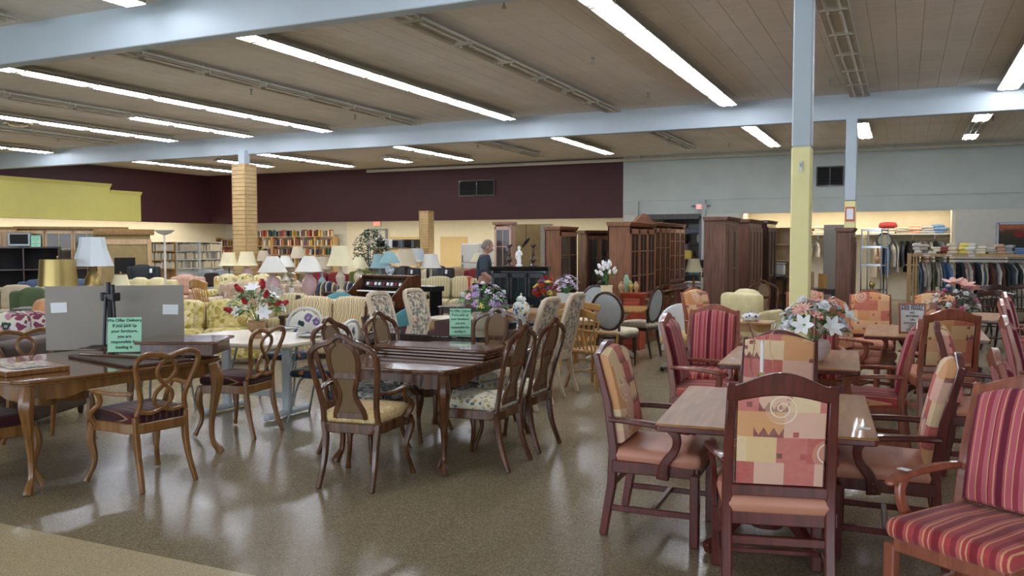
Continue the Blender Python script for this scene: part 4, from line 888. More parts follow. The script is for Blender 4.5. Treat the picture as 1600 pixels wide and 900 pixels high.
# ================================================================ centre: walnut table and cane chairs
CA=cane_chair(True,'damask_cream'); CS=cane_chair(False,'seat_floral'); CB=cane_chair(False,'seat_blue')
def cc(k,x,y,deg,lab): return place('cane'+k,{'a':CA,'s':CS,'b':CB}[k],(x,y),R(deg),lab,'walnut cane back chairs')
cc('a',-3.41,4.93,188,'walnut cane back armchair with cream damask seat, its back to us at the table end')
cc('s',-2.86,5.70,-90,'walnut cane back side chair at right of the centre table, nearer of the two')
cc('s',-2.87,6.32,-92,'walnut cane back side chair at right of the centre table, farther of the two')
cc('s',-3.46,6.86,0,'walnut cane back chair facing us at the far end of the centre table')
cc('b',-3.86,5.58,90,'cane back chair tucked at the left of the centre table, nearer one')
cc('b',-3.88,6.32,90,'cane back chair at the left of the centre table, farther one, beside floral metal chair')
t=french_table(1.1,1.7,.76,'walnut_top','walnut'); put(t,(-3.42,6.0),0,'dark walnut dining table with scalloped apron and curved legs, table leaves stacked on it')
for i in range(3):
    o=G().box((0,0,.012),(1.02,.34,.022)).o('table_leaf','walnut_top',bev=.005); o.location=(-3.42+.012*i,5.98-.012*i,.761+i*.026); o.rotation_euler=(0,0,R(1.5*i-1)); tag(o,['bottom walnut leaf of the stack of three on the centre table','middle walnut leaf of the stack of three on the centre table','top walnut leaf of the stack of three on the centre table'][i],'table leaf','table leaves stacked on the centre table')
# glass topped table and tapestry chairs
t=table(1.3,1.75,'tabletop_glass','dark_wood',False,.76,.06,.02); put(t,(-4.3,8.1),0,'dark dining table with glossy black glass top behind the walnut table')
for sx in(-1,1):
    for sy in(-1,1): cab_leg(sx*.5,sy*.7,.74,'dark_wood',t)
G().box((0,0,.69),(1.1,1.5,.09)).o('apron','dark_wood',t,.01)
for x,y,dg,l in((-4.98,8.0,88,'tall tapestry dining chair at the left of the glass table, nearer one'),(-4.96,8.72,88,'tall tapestry dining chair at the left of the glass table, beside the round teal seat'),(-3.56,7.87,-92,'tall tapestry dining chair at the right of the glass table, nearer one'),(-3.6,8.72,-92,'tall tapestry dining chair at the right of the glass table, farther one')):
    place('pars',parsons,(x,y),R(dg),l,'pale tapestry parsons chairs')
SL_=[('We Offer Delivery',1.0),('If you pick up',1),('your furniture,',1),('you are',1),('responsible for',1),('loading it.',1)]
X,Y=at(715,527,.762); frame_sign('mint green delivery notice standing on the glass table',(X-.06,7.32,.763),R(22),.21,.26,SL_,None,.03,'paper_green')
G_=lambda *a:None
X,Y=at(192,551,.79); frame_sign('mint green delivery notice standing on the fruitwood table at left',(*dep(191,6.62),.812),R(34),.25,.27,SL_,None,.033,'paper_green')
for o in [o for o in COL.objects if o.get('label','').startswith('mint green')]: G().box((0,-.002,.262-.048 if 0 else .2165),(.17,.001,.002)).o('underline','ink',o)
bouquet('lilac and pink flowers in a cream wicker basket on the glass table',(-4.02,8.02,.76),[(.75,0),(.8,.05),(1,.9),(1.03,1)],'wicker_cream',.17,.13,[('cluster','petal_lilac',12,.055,'blossom'),('cluster','petal_pale_lilac',12,.05,'blossom'),('daisy','petal_lilac',5,.055,'daisy'),('rose','petal_white',5,.035,'rose'),('cluster','petal_yellow',3,.04,'sprig')],.25,.3,8,60,vn='basket')
def jar(label,loc,m,s=1.0):
    t=thing('ginger_jar',label,'jar',loc); P=[(.05,0),(.055,.01),(.05,.05),(.085,.13),(.095,.19),(.08,.25),(.045,.275),(.045,.29)]; P=[(p.x*s,p.y*s) for p in spline([(a,b,0) for a,b in P],3)]
    G().lathe(P,(0,0,0),24).o('body',m,t); G().lathe([(.055*s,.288*s),(.055*s,.3*s),(.04*s,.325*s),(.012*s,.335*s),(.008*s,.345*s),(.014*s,.355*s),(.001,.367*s)],(0,0,0),20).o('lid',m,t); return t
jar('blue and yellow painted lidded ginger jar at the right end of the glass table',(-3.74,8.35,.76),'ginger_china')
# ================================================================ left: fruitwood table
PA=pretzel(True); PS=pretzel(False)
def pz(k,x,y,dg,l): return place('pz'+k,PA if k=='a' else PS,(x,y),R(dg),l,'fruitwood pretzel back chairs')
pz('a',-4.80,4.27,-99,'fruitwood armchair with figure eight splat and maroon seat, nearest at left')
pz('s',-5.26,5.72,-84,'fruitwood pretzel back chair at the far end of the left table, beside the white table')
pz('s',-6.42,4.72,82,'fruitwood pretzel back chair behind the left table under the floral cushions')
pz('s',-5.56,3.60,178,'fruitwood chair at the near end of the left table, mostly cut by the left edge')
t=french_table(1.4,1.66,.76,'fruit_top','fruitwood'); put(t,(-5.68,4.52),R(-11),'fruitwood dining table with scalloped edge and curved legs at left')
def slab(nm,lab,cat,loc,d,rz,m,z=0,bev=.004,rx=0,grp=None):
    o=G().box((0,0,d[2]/2),d).o(nm,m,bev=bev); o.location=(*loc,z) if len(loc)==2 else loc; o.rotation_euler=(rx,0,rz); tag(o,lab,cat,grp); return o
slab('table_leaf','brown felt backed leaf lying on the left table under the green notice','table leaf',(-5.45,4.72,.761),(.95,.5,.02),R(-14),'brown_leather')
slab('table_leaf','second table leaf lying askew on top of the felt backed one','table leaf',(-5.5,4.86,.782),(.8,.42,.02),R(4),'walnut_top')
t=thing('table_extension','dark table extension with deep apron resting on the far end of the left table','table leaf',(-5.2,5.06,.785),R(26))
G().box((0,0,.105),(.62,.5,.022)).o('top_board','walnut_top',t,.005); G().box((0,-.2,.05),(.56,.02,.09)).o('apron','walnut',t,.003); G().box((0,.2,.05),(.56,.02,.09)).o('apron','walnut',t,.003)
for sx in(-1,1): G().box((sx*.27,0,.05),(.02,.38,.09)).o('apron','walnut',t,.003)
o=slab('wooden_tray','flat square wooden board on the left table near the left edge','board',(-5.62,3.98,.761),(.46,.42,.035),R(-14),'fruitwood')
slab('lace_mat','pale patterned mat lying on the wooden board','mat',(-5.62,3.97,.797),(.3,.24,.004),R(-14),'tapestry',bev=0)
# crumpled cloth
g=G(); n=14; vs=[]; rr=random.Random(4)
for i in range(n):
    for j in range(8):
        x=-.42+.84*i/(n-1); y=-.12+.24*j/7; vs.append((x,y,.012+.05*abs(math.sin(i*1.1+j*.7))*math.sin(PI*j/7)*math.sin(PI*i/(n-1))+rr.uniform(0,.012)))
g.add(vs,[(i*8+j,i*8+j+1,(i+1)*8+j+1,(i+1)*8+j) for i in range(n-1) for j in range(7)]); o=g.o('felt_cloth','brown_cloth',ang=80); o.location=(-5.75,4.98,.783); o.rotation_euler=(0,0,R(12)); tag(o,'crumpled dark brown felt cloth behind the green notice','cloth')
# grey panels with papers
t=thing('display_board','tall grey folding board with two white paper tags standing on the left table','board',(*dep(179,7.22),.762),R(37))
for sx in(-1,1): G().box((sx*.275,0,.27),(.545,.012,.54)).o('panel','grey_board',t,.002)
for sx in(-1,1): G().box((sx*.44,-.009,.36 if sx<0 else .33),(.125,.003,.085),ry=sx*.03).o('paper_tag','paper',t)
X,Y=at(171,548,.79)
t=thing('tripod','black folded tripod stand in front of the grey board','tripod',(*dep(171,6.98),.763))
G().lathe([(.026,0),(.026,.42),(.03,.43)],(0,0,0),14).o('centre_tube','charcoal',t)
for a in(0,2.1,4.2): G().sweep([(.06*math.cos(a),.06*math.sin(a),.0),(.035*math.cos(a),.035*math.sin(a),.46)],(.022,.018),4).o('leg','black_plastic',t,.003)
G().box((0,0,.46),(.13,.06,.05)).box((-.06,0,.46),(.03,.08,.07)).box((.06,0,.46),(.03,.08,.07)).o('clamp','black_plastic',t,.006); G().box((-.02,0,.53),(.03,.03,.1)).box((.03,0,.52),(.03,.03,.08)).o('head','black_plastic',t,.006)
# ================================================================ cream table, floral metal chairs
t=octtable(1.4,1.05,.75,.16); put(t,(-5.74,6.47),0,'cream laminate table with clipped corners on pale blue metal legs')
for x,y,dg,l in((-4.98,6.5,-78,'white metal chair with round floral back at the right end of the cream table'),(-6.05,7.35,2,'white metal chair with round floral back facing us behind the plates'),(-6.75,6.3,60,'white metal chair with round floral back at the left end of the cream table')):
    place('met',metal_chair,(x,y),R(dg),l,'floral metal dining chairs')
def plate(x,y,l,r_=.15):
    t=thing('dinner_plate',l,'plate',(x,y,.751)); G().lathe([(.07,0),(.09,.004),(r_,.02),(r_,.024),(.1,.01),(.0001,.008)],(0,0,0),28,caps=False).o('dish','shade_white',t,ang=70); G().lathe([(r_-.03,.0225),(r_-.002,.0275)],(0,0,0),28,caps=False).o('rim_band','ink_navy',t,ang=70)
plain('ink_navy','1e2a5a',.25)
X,Y=at(445,515,.752); plate(X,Y,'navy rimmed plate on the cream table, behind, with a fork'); fx=thing('fork','steel fork lying on the rear navy rimmed plate','cutlery',(X+.02,Y,.782),.5); G().box((0,0,0),(.11,.009,.003)).o('handle','chrome',fx); 
for k in(-1,0,1): G().box((.075,k*.006,0),(.05,.003,.003)).o('tine','chrome',fx)
X,Y=at(485,526,.752); plate(X,Y,'navy rimmed plate on the cream table, nearer the right corner')
X,Y=at(400,528,.752); bouquet('red tulips and white lilies in a tan urn on the cream table',(X,Y,.75),[(.75,0),(.8,.06),(.45,.18),(.5,.25),(.95,.5),(1,.8),(.9,.92),(1.05,1)],'urn_tan',.17,.085,[('tulip','petal_red',10,.05,'tulip'),('lily','petal_white',5,.09,'lily'),('cluster','petal_white',10,.07,'hydrangea'),('cluster','urn_tan',5,.06,'hydrangea')],.245,.33,12,90,'leaf_green','urn')
# ================================================================ middle distance right of centre
P_=dep(930,9.75); place('wind',spindle_chair(False),P_,R(158),'oak spindle back chair seen from behind, right of the tapestry chairs','oak spindle chairs')
P_=dep(903,10.9); place('wind',spindle_chair(False),P_,R(200),'oak spindle chair pushed in at the oak table','oak spindle chairs')
P_=dep(962,11.45); place('oval',oval_chair,P_,R(172),'dark framed oval back chair with grey fabric back turned to us','oval back chairs')
P_=dep(1000,12.5); place('oval',oval_chair,P_,R(-100),'dark framed oval back chair seen side on facing left','oval back chairs')
P_=dep(922,12.9); place('oval',oval_chair,P_,R(0),'dark framed oval back chair with cream back facing us behind the oak table','oval back chairs')
P_=dep(955,12.1); t=table(1.0,.8,'oak','fixture_white',True,.75,.05); put(t,P_,R(10),'oak topped pedestal table among the oval back chairs')
P_=dep(848,11.6); t=table(1.0,.75,'oak','oak',False,.75,.04); put(t,P_,R(12),'low oak table carrying the bright bouquet and white basket')
for sx in(-1,1):
    for sy in(-1,1): G().box((sx*.42,sy*.3,.36),(.06,.06,.71)).o('leg','oak',t,.006)
G().box((0,0,.67),(.86,.62,.09)).o('apron','oak',t,.004)
P_=dep(853,11.5); bouquet('round bouquet of red, yellow and purple flowers in a brown pot',(*P_,.75),[(.7,0),(.9,.6),(1,1)],'dark_wood',.14,.08,[('daisy','petal_yellow',7,.05,'gerbera'),('rose','petal_red',9,.045,'rose'),('rose','petal_orange',8,.045,'rose'),('cluster','petal_purple',8,.045,'violet')],.16,.3,21,30,'leaf_dark')
P_=dep(885,11.3); bouquet('lilac flowers in a tall white wicker planter behind a tapestry chair',(*P_,.75),[(.75,0),(1,1)],'wicker_white',.25,.13,[('cluster','petal_lilac',14,.05,'blossom'),('cluster','petal_pale_lilac',12,.05,'blossom')],.17,.24,22,30,vn='planter')
P_=dep(948,12.15); bouquet('white tulips in a square white pitcher with painted flower',(*P_,.75),[(.8,0),(1,.3),(.9,.85),(1,1)],'shade_cream',.31,.09,[('tulip','petal_white',15,.045,'tulip')],.13,.3,23,22,vn='pitcher',droop=-.1)
plain('red_paint','a8452c',.4)
P_=dep(990,13.3); t=hutch('orange red painted cabinet behind the grey oval chair',(*P_,0),R(0),.27,.4,.82,'red_paint',False,0,cols=1)
t=thing('cactus_ornament','pale green ceramic cactus standing on the orange cabinet','ornament',(*dep(979,13.3),.90)); plain('cactus_green','8fae90',.5)
g=G(); g.lathe([(.03,0),(.045,.05),(.045,.2),(.03,.26),(.001,.28)],(0,0,0),12); g.lathe([(.02,.06),(.03,.09),(.03,.16),(.001,.19)],(.055,0,0),10).sweep([(.03,0,.08),(.055,0,.08)],.015,6); g.o('body','cactus_green',t); G().lathe([(.05,0),(.06,.02)],(0,0,-.012),12).o('base','urn_tan',t)
for k,(px,c) in enumerate(((971,'urn_tan'),(986,'brass'),(994,'urn_tan'))):
    P_=dep(px,13.2); q=jar(['tan lidded jar left of the green cactus','brass lidded jar right of the green cactus','tan lidded jar at the right end of the orange cabinet'][k],(*P_,.90),c,.5)
P_=dep(1065,11.1); place('tub',tub_chair(),P_,R(8),'pale blue tub chair on casters with cream patterned seat')
P_=dep(1174,12.2); t=sofa(.68,.75,1.0,'cream_leather',1,'thin',nm='armchair')(); put(t,P_,R(160),'cream armchair with rolled back beside the yellow column')
P_=dep(1175,9.6); end_table('small wooden end table behind the striped chair',(*P_,0),.5,.4,.78,'oak')
t=thing('lidded_dish','blue and white lidded china dish on the small end table','dish',(*P_,.78)); G().lathe([(.05,0),(.07,.01),(.085,.05),(.085,.06)],(0,0,0),20,1.2).o('bowl','blue_china',t); G().lathe([(.088,.06),(.07,.08),(.02,.09),(.012,.1),(.001,.11)],(0,0,0),20,1.2).o('lid','blue_china',t)
for k,(px,Z,dg) in enumerate(((1205,13.6,30),(1226,13.0,-40),(1282,14.5,70))):
    t=place('redseat',lambda:cane_chair(False,'dark_red_cloth')(),dep(px,Z),R(dg),['dark chair with red seat left of the yellow column, farther one','dark chair with red seat left of the yellow column, nearer one','dark chair behind the flower table right of the yellow column'][k],'dark chairs with red seats')
for k,(px,Z) in enumerate(((1500,13.2),(1540,15.2),(1572,13.2),(1600,15.6))):
    place('darkwind',spindle_chair(False,'dark_wood'),dep(px,Z),R((170,200,150,185)[k]),['dark spindle chair in front of the clothes rack, leftmost','dark spindle chair in front of the clothes rack, second from left','dark spindle chair in front of the clothes rack, second from right','dark spindle chair in front of the clothes rack, rightmost'][k],'dark spindle chairs')
# cabinets facing right
def cz(px,Z): P_=dep(px,Z); return (*P_,0)
hutch('tall china cabinet with arched bonnet and pale side, nearest of three in a row',cz(990,14.1),R(90),1.45,.42,1.93,'hutch_wood',True,.72,.36,True,3,3)
hutch('china cabinet with glass doors above drawers, middle of the row of three',cz(1018,15.9),R(90),1.45,.46,1.98,'hutch_wood',True,.75,.38,False,4,3)
hutch('honey brown china cabinet with small panes, farthest of the row of three',cz(1042,17.7),R(88),1.5,.46,2.0,'oak' if 0 else 'cherry',True,.8,.38,False,4,4)
hutch('tall reddish armoire seen from its plain side, left of the two wardrobes',cz(1127,15.2),R(90),1.2,.38,2.05,'armoire_wood',False,.5,.38,cols=2,nm='armoire',cat='wardrobe')
hutch('tall brown wardrobe with panelled doors, right of the two wardrobes',cz(1168,17.2),R(90),1.6,.5,2.06,'armoire_wood',False,0,cols=4,nm='wardrobe',cat='wardrobe')
hutch('dark tall wardrobe behind the two brown ones',cz(1196,19.4),R(90),1.4,.45,2.1,'dark_wood',False,0,cols=3,nm='wardrobe',cat='wardrobe')
bookcase('open wooden bookcase left of the yellow column near the back',cz(1226,20.5),R(5),.75,.35,2.05,5,'pine')
t=hutch('narrow reddish cabinet standing side on between the columns',cz(1325,15.2),R(90),.9,.36,1.86,'armoire_wood',False,0,cols=2,nm='tall_cabinet')
slab('door_panel','tall beige panel leaning behind the narrow reddish cabinet','panel',(*dep(1308,20),0),(.62,.05,2.1),R(-4),'grey_board',0,.004,0)
t=thing('chrome_etagere','narrow chrome etagere with glass shelves right of the reddish cabinet','shelf',cz(1366,14.2),R(-20))
for sx in(-1,1):
    for sy in(-1,1): G().sweep([(sx*.165,sy*.13,0),(sx*.165,sy*.13,1.9)],.012,8).o('post','chrome',t)
for z in(.35,.88,1.3,1.6,1.88): q=G().box((0,0,z),(.33,.27,.01)).o('shelf','cabinet_glass',t); G().box((0,-.13,z),(.33,.014,.03)).box((0,.13,z),(.33,.014,.03)).o('rail','chrome',q)
jar('small gold vase on a middle shelf of the chrome etagere',(*dep(1363,14.15),.886),'brass',.5); jar('squat brown pot on the chrome etagere',(*dep(1370,14.15),1.306),'urn_tan',.5)
plain('canvas_cream','b8ab8c',.6,var=.3,vs=25)
t=thing('round_picture','round black framed picture on a slim stand beside the etagere','picture',cz(1381,16.5)); G().lathe([(.12,-.02),(.15,-.02),(.15,.02),(.12,.02),(.12,-.02)],(0,0,0),24,caps=False).o('frame','black_wood',t).matrix_local=Matrix.Translation((0,0,1.72))@Matrix.Rotation(PI/2,4,'X'); G().lathe([(.0001,-.004),(.122,-.004),(.122,.004),(.0001,.004)],(0,0,0),24,caps=False).o('mirror_disc','canvas_cream',t).matrix_local=Matrix.Translation((0,0,1.72))@Matrix.Rotation(PI/2,4,'X'); G().sweep([(0,0,0.02),(0,0,1.57)],.012,8).lathe([(.16,0),(.16,.02),(.02,.03)],(0,0,0),16).o('stand','black_wood',t)
# wardrobe hung clothes: garment builder
GC=['3a4248','15161a','b9b2a2','d8d2c2','5f7fa8','8d9396','1c1a1e','6c6a4c','b59a88','4a2a30','2f3a36','9aa0a4','c7c4bc','5a3a34','20242c','a8a294']
for i,c in enumerate(GC): plain('cloth_%d'%i,c,.9,var=.15,vs=12)
GN='slate|black|stone|cream|denim blue|light grey|black|olive|tan|maroon|dark green|pale grey|off white|brown|navy|beige'.split('|')
def garment(i,L):
    def b():
        t=thing('hanging_garment','x','clothes'); rr=random.Random(i); n=12; vs=[];fs=[]; rows=9
        for r_ in range(rows):
            q=r_/(rows-1); z=-.04-L*q; wd=.05+.17*min(1,q*4)+.03*q; 
            for k in range(n):
                a=2*PI*k/n; vs.append((.035*math.sin(a)*(1+.5*math.sin(3*a+i+q*2))+.01*math.sin(q*9+i),wd*math.cos(a),z-.03*abs(math.cos(a))*(q<.3)))
        for r_ in range(rows-1):
            for k in range(n): fs.append((r_*n+k,r_*n+(k+1)%n,(r_+1)*n+(k+1)%n,(r_+1)*n+k))
        G().add(vs,fs).o('fabric','cloth_%d'%(i%16),t,ang=80)
        G().sweep([(0,.0,-.05),(0,0,-.01),(0,.015,.005),(0,0,.015)],.003,5).sweep([(0,-.18,-.09),(0,0,-.045),(0,.18,-.09)],.006,5).o('hanger','steel_grey',t)
        return t
    return b
def rail(p0,p1,z,n,L,label,group,seed=0,cols=range(16)):
    rr=random.Random(seed); cols=list(cols); an=math.atan2(p1[1]-p0[1],p1[0]-p0[0])
    for k in range(n):
        q=(k+.5)/n; i=rr.choice(cols); LL=L*(.8+.4*((i*7)%5)/5); x=p0[0]+(p1[0]-p0[0])*q; y=p0[1]+(p1[1]-p0[1])*q
        place('gar%d_%s'%(i,L),garment(i,LL),(x,y,z-.018),an+rr.uniform(-.3,.3)+.35,GN[i%16]+' garment, '+ORD[k]+' from left '+label,group)
rc=dep(1510,19.3); RACK=t=thing('clothes_rack','long pine clothes rack with shelf on top full of folded clothes, at right','clothes rack',(*rc,0),R(-4)); W_=2.35
for sx in(-1,1):
    G().box((sx*W_/2,0,.71),(.06,.06,1.42)).box((sx*W_/2,-.25,.71),(.05,.05,1.42)).box((sx*W_/2,.25,.71),(.05,.05,1.42)).box((sx*W_/2,0,.1),(.05,.55,.06)).o('end_frame','pine',t,.004)
for k in range(5): G().box((0,-.24+.12*k,1.405),(W_,.1,.025)).o('shelf_slat','pine',t,.003)
G().box((0,-.27,1.39),(W_,.025,.06)).o('front_rail','pine',t,.003); G().sweep([(-W_/2,0,1.3),(W_/2,0,1.3)],.014,8).o('hanging_rod','chrome',t)
c4,s4=math.cos(R(-4)),math.sin(R(-4)); e=W_/2-.1
rail((rc[0]-e*c4,rc[1]-e*s4),(rc[0]+e*c4,rc[1]+e*s4),1.3,30,.72,'in the long pine clothes rack','garments in the long pine rack',3)
t=thing('pole_bundle','bundle of upright pine poles leaning at the left end of the clothes rack','poles',(*dep(1425,18.2),0)); 
for k in range(4): G().box(((k-1.5)*.055,0,.73),(.03,.03,1.46)).o('pole','pine',t,.003)
G().box((0,0,.02),(.26,.2,.04)).o('foot_board','pine',t); G().box((0,0,1.2),(.26,.04,.03)).o('crosspiece','pine',t)
FC=['cloth_3','cream_cloth','cloth_12','petal_yellow','cloth_11','rust_cloth','cloth_2','cloth_15','shade_white','cloth_4','cream_cloth','pink_tuft']
def heap(cx,cy,z,n,w,ang,label,group,seed,hh=.07):
    rr=random.Random(seed)
    for k in range(n):
        q=(k+.5)/n-.5; m=FC[(k*5+seed)%12]; hz=hh*rr.uniform(.8,1.6)
        g=G(); L3=3; hz*=.5; [g.cush((rr.uniform(-.05,.05),rr.uniform(-.03,.03),hz*(.5+j*.9)),(w/n*rr.uniform(.95,1.25),.36,hz),hz*.45,.012,rz=rr.uniform(-.12,.12)) for j in range(L3)]; o=g.o('folded_clothes',m,ang=80); o.location=(cx+q*w*math.cos(ang),cy+q*w*math.sin(ang),z); o.rotation_euler=(0,0,ang+rr.uniform(-.1,.1)); tag(o,ORD[k]+' pile from left of '+label,'clothes',group)
heap(rc[0],rc[1],1.42,12,2.25,R(-4),'clothes heaped on top of the pine rack','folded clothes on the pine rack',2,.11)
for k,px in enumerate((1455,1484,1517)):
    G().box((-.8+k*.45,-.286,1.4),(.13,.004,.055)).o('shelf_card','paper',RACK)
# niche shelf and rod
for i,(pa,pb) in enumerate(((1196,1345),(1350,1488))):
    xa,xb=atY(pa,27.1),atY(pb,27.1); t=thing('wall_shelf',['white shelf with rod in the lit niche, left half','white shelf with rod in the lit niche, right half'][i],'shelf',(0,27.3,0)); G().box(((xa+xb)/2,0,1.93),(xb-xa,.56,.03)).o('shelf_board','white_paint',t,.003); G().sweep([(xa,-.05,1.8),(xb,-.05,1.8)],.016,8).o('rod','pine',t)
    for k in range(4): G().box((xa+(xb-xa)*(k+.2)/4,.1,1.86),(.03,.4,.12)).o('bracket','white_paint',t)
    heap((xa+xb)/2,27.25,1.945,6,(xb-xa)*.85,0,['folded linen on the left half of the niche shelf','folded linen on the right half of the niche shelf'][i],['linens on the left niche shelf','linens on the right niche shelf'][i],7+i,.12)
    rail((xa+.2,27.25),(xb-.2,27.25),1.8,10 if i==0 else 13,.55 if i==0 else .95,['on the left niche rod','on the right niche rod'][i],['garments on the left niche rod','garments on the right niche rod'][i],5+i,(2,3,12,15,2,3) if i==0 else range(16))
o=G().cush((0,0,.09),(.5,.3,.18),.085,.03).o('cushion','dark_red_cloth',ang=80); o.location=(atY(1386,27.2),27.2,2.08); tag(o,'dark red cushion on top of the right niche shelf','cushion')
# picture
xa=atY(1557,YB); t=thing('framed_picture','framed painting of red and blue flowers on orange ground at the right edge','picture',(xa+.7,YB-.02,1.85)); G().box((-.7,-.02,0),(.06,.05,.72)).box((.7,-.02,0),(.06,.05,.72)).box((0,-.02,.34),(1.4,.05,.06)).box((0,-.02,-.34),(1.4,.05,.06)).o('frame','black_wood',t,.004); G().box((0,-.015,0),(1.36,.02,.64)).o('canvas','painting',t)
for x,z,r_,m in((-.2,.05,.13,'dark_red_cloth'),(.15,.16,.07,'ink_navy'),(-.02,-.05,.08,'dark_red_cloth'),(.42,.0,.12,'dark_red_cloth')): q=G().lathe([(.0001,-.006),(r_,-.006),(r_*.9,.006),(.0001,.008)],(0,0,0),16,1,.7,False).o('painted_flower',m,t); q.matrix_local=Matrix.Translation((x,-.03,z))@Matrix.Rotation(PI/2,4,'X')
bookcase('white shelving unit under the painting at the right edge',(atY(1612,24.5),24.5,0),R(0),1.1,.4,1.5,4,'wall_white')
# ---- curio area left of hutches
hutch('pale pink wood curio cabinet with dentil cornice beside the man',cz(789,20),R(8),.42,.35,2.1,'pink_wood',True,.55,.33,cols=1,rows=3,drawers=False)
slab('folding_screen','wide tan canvas screen behind the black cabinet','screen',(*dep(822,21.2),0),(.72,.05,2.15),R(20),'gold_panel' if 0 else 'brass_cloth') if 0 else None
plain('canvas_tan','9d865a',.8); plain('canvas_grey','a19b8a',.8)
slab('folding_screen','wide tan canvas screen behind the black cabinet','screen',(*dep(824,21.0),0),(.74,.05,2.14),R(20),'canvas_tan'); slab('folding_screen','narrow grey board next to the tan screen','screen',(*dep(854,20.6),0),(.30,.05,2.14),R(20),'canvas_grey')
t=hutch('open walnut bookcase with plain side toward us, left of the dark curio',cz(880,16.6),R(90),.9,.4,1.92,'hutch_wood',True,0,cols=1,rows=4)
hutch('dark curio cabinet with arched glass front behind the white tulips',cz(930,17.6),R(50),.62,.36,1.86,'walnut',True,.4,.34,cols=2,rows=3)
slab('headboard','dark reddish board leaning right of the dark curio','board',(*dep(956,18.6),0),(.16,.4,1.65),R(20),'dark_wood')
t=hutch('glossy black display cabinet with glass doors, figures standing on top',cz(812,14.2),R(12),.92,.4,1.21,'black_wood',True,0,cols=3,rows=2)
def candlestick(l,px):
    t=thing('candlestick',l,'candlestick',(*dep(px,14.1),1.285)); G().lathe([(.07,0),(.07,.015),(.03,.03),(.02,.06),(.05,.1),(.045,.14),(.02,.17),(.03,.2),(.018,.24),(.02,.31),(.045,.335),(.045,.35)],(0,0,0),16).o('stem','dark_wood',t); G().lathe([(.05,.35),(.052,.36),(.02,.362)],(0,0,0),16).o('cup','brown_leather',t)
candlestick('turned wooden candlestick left of the white statue',796); candlestick('turned wooden candlestick right of the white statue',833)
t=thing('statuette','small white classical statue on the black cabinet','statue',(*dep(811,14.05),1.285)); G().lathe([(.055,0),(.055,.03),(.045,.035)],(0,0,0),14).o('plinth','petal_white',t); G().lathe([(.035,.03),(.04,.1),(.032,.15),(.045,.2),(.05,.24),(.02,.265),(.018,.275),(.028,.3),(.026,.325),(.001,.34)],(0,0,0),12,1,.75).sweep([(.045,0,.235),(.06,-.01,.19),(.02,-.04,.2)],.012,6).sweep([(-.045,0,.235),(-.055,-.01,.17),(-.03,-.03,.12)],.012,6).o('figure','petal_white',t)
t=thing('bird_mobile','dark bird ornament hanging on a cord from the screen','ornament',(*dep(822,20.4),1.8)); G().sweep([(0,0,.34),(0,0,-.1)],.006,5).o('cord','ink_black',t); G().sweep([(-.1,0,-.22),(0,0,-.1),(.06,0,-.04),(.1,0,0)],[(.01,.02),(.035,.04),(.03,.03),(.005,.005)],6).o('bird','ink_black',t)
t=thing('leafy_plant','dark potted foliage plant behind the orange cabinet','plant',(*dep(960,15.2),0)); G().lathe([(.12,0),(.16,.3)],(0,0,0),14).o('pot','dark_wood',t)
def leaves(t,z0,z1,R_,n,L,seed,m='leaf_dark'):
    rr=random.Random(seed); g=G()
    for _ in range(n):
        a=rr.uniform(0,2*PI); z=rr.uniform(z0,z1); r_=R_*math.sqrt(rr.random())*math.sin(PI*(.12+.8*(z-z0)/(z1-z0))); p=Vector((r_*math.cos(a),r_*math.sin(a),z)); d=Vector((math.cos(a+rr.uniform(-1,1)),math.sin(a+rr.uniform(-1,1)),rr.uniform(-.8,.5))).normalized(); s=d.orthogonal().normalized(); 
        g.add([p,p+d*L*.5+s*L*.2,p+d*L,p+d*L*.5-s*L*.2],[(0,1,2,3)])
    q=g.o('foliage',m,t); q['kind']='stuff'
leaves(t,.3,1.6,.28,260,.12,3)
# ================================================================ the man
t=thing('person','man in dark blue polo shirt with grey hair looking down at the black cabinet','person',(*dep(757,15.3),0),R(112))
def skinmesh(nm,verts,edges,rad,m,par,root=0,sub=2):
    me=bpy.data.meshes.new(nm); me.from_pydata(verts,edges,[]); o=bpy.data.objects.new(nm,me); COL.objects.link(o); o.modifiers.new('s','SKIN').use_smooth_shade=True; o.modifiers.new('u','SUBSURF').levels=sub; o.modifiers['u'].render_levels=sub
    for i,r_ in enumerate(rad): me.skin_vertices[0].data[i].radius=r_ if isinstance(r_,tuple) else (r_,r_)
    me.skin_vertices[0].data[root].use_root=True
    bpy.context.view_layer.update(); dg=bpy.context.evaluated_depsgraph_get(); nm_=bpy.data.meshes.new_from_object(o.evaluated_get(dg)); nm_.materials.clear(); nm_.materials.append(MATS[m]); bpy.data.objects.remove(o)
    o=bpy.data.objects.new(nm,nm_); COL.objects.link(o); o.parent=par; return o
# local: facing -y
V=[(0,0,.95),(0,.01,1.15),(0,.0,1.36),(0,-.01,1.45),(0,-.035,1.51),(.18,.0,1.38),(-.18,0,1.38),(.24,-.02,1.12),(-.24,-.02,1.12),(.2,-.22,.98),(-.2,-.22,.98),(.16,-.31,.96),(-.16,-.31,.96),(.1,0,.88),(-.1,0,.88),(.11,-.01,.48),(-.11,-.01,.48),(.12,.03,.09),(-.12,.03,.09),(.12,-.12,.035),(-.12,-.12,.035)]
E_=[(0,1),(1,2),(2,3),(3,4),(2,5),(2,6),(5,7),(6,8),(7,9),(8,10),(9,11),(10,12),(0,13),(0,14),(13,15),(14,16),(15,17),(16,18),(17,19),(18,20)]
RD=[(.15,.12),(.15,.13),(.14,.11),.06,.055,.07,.07,.045,.045,.03,.03,.026,.026,.09,.09,.062,.062,.04,.04,.035,.035]
skinmesh('body',V,E_,RD,'skin',t)
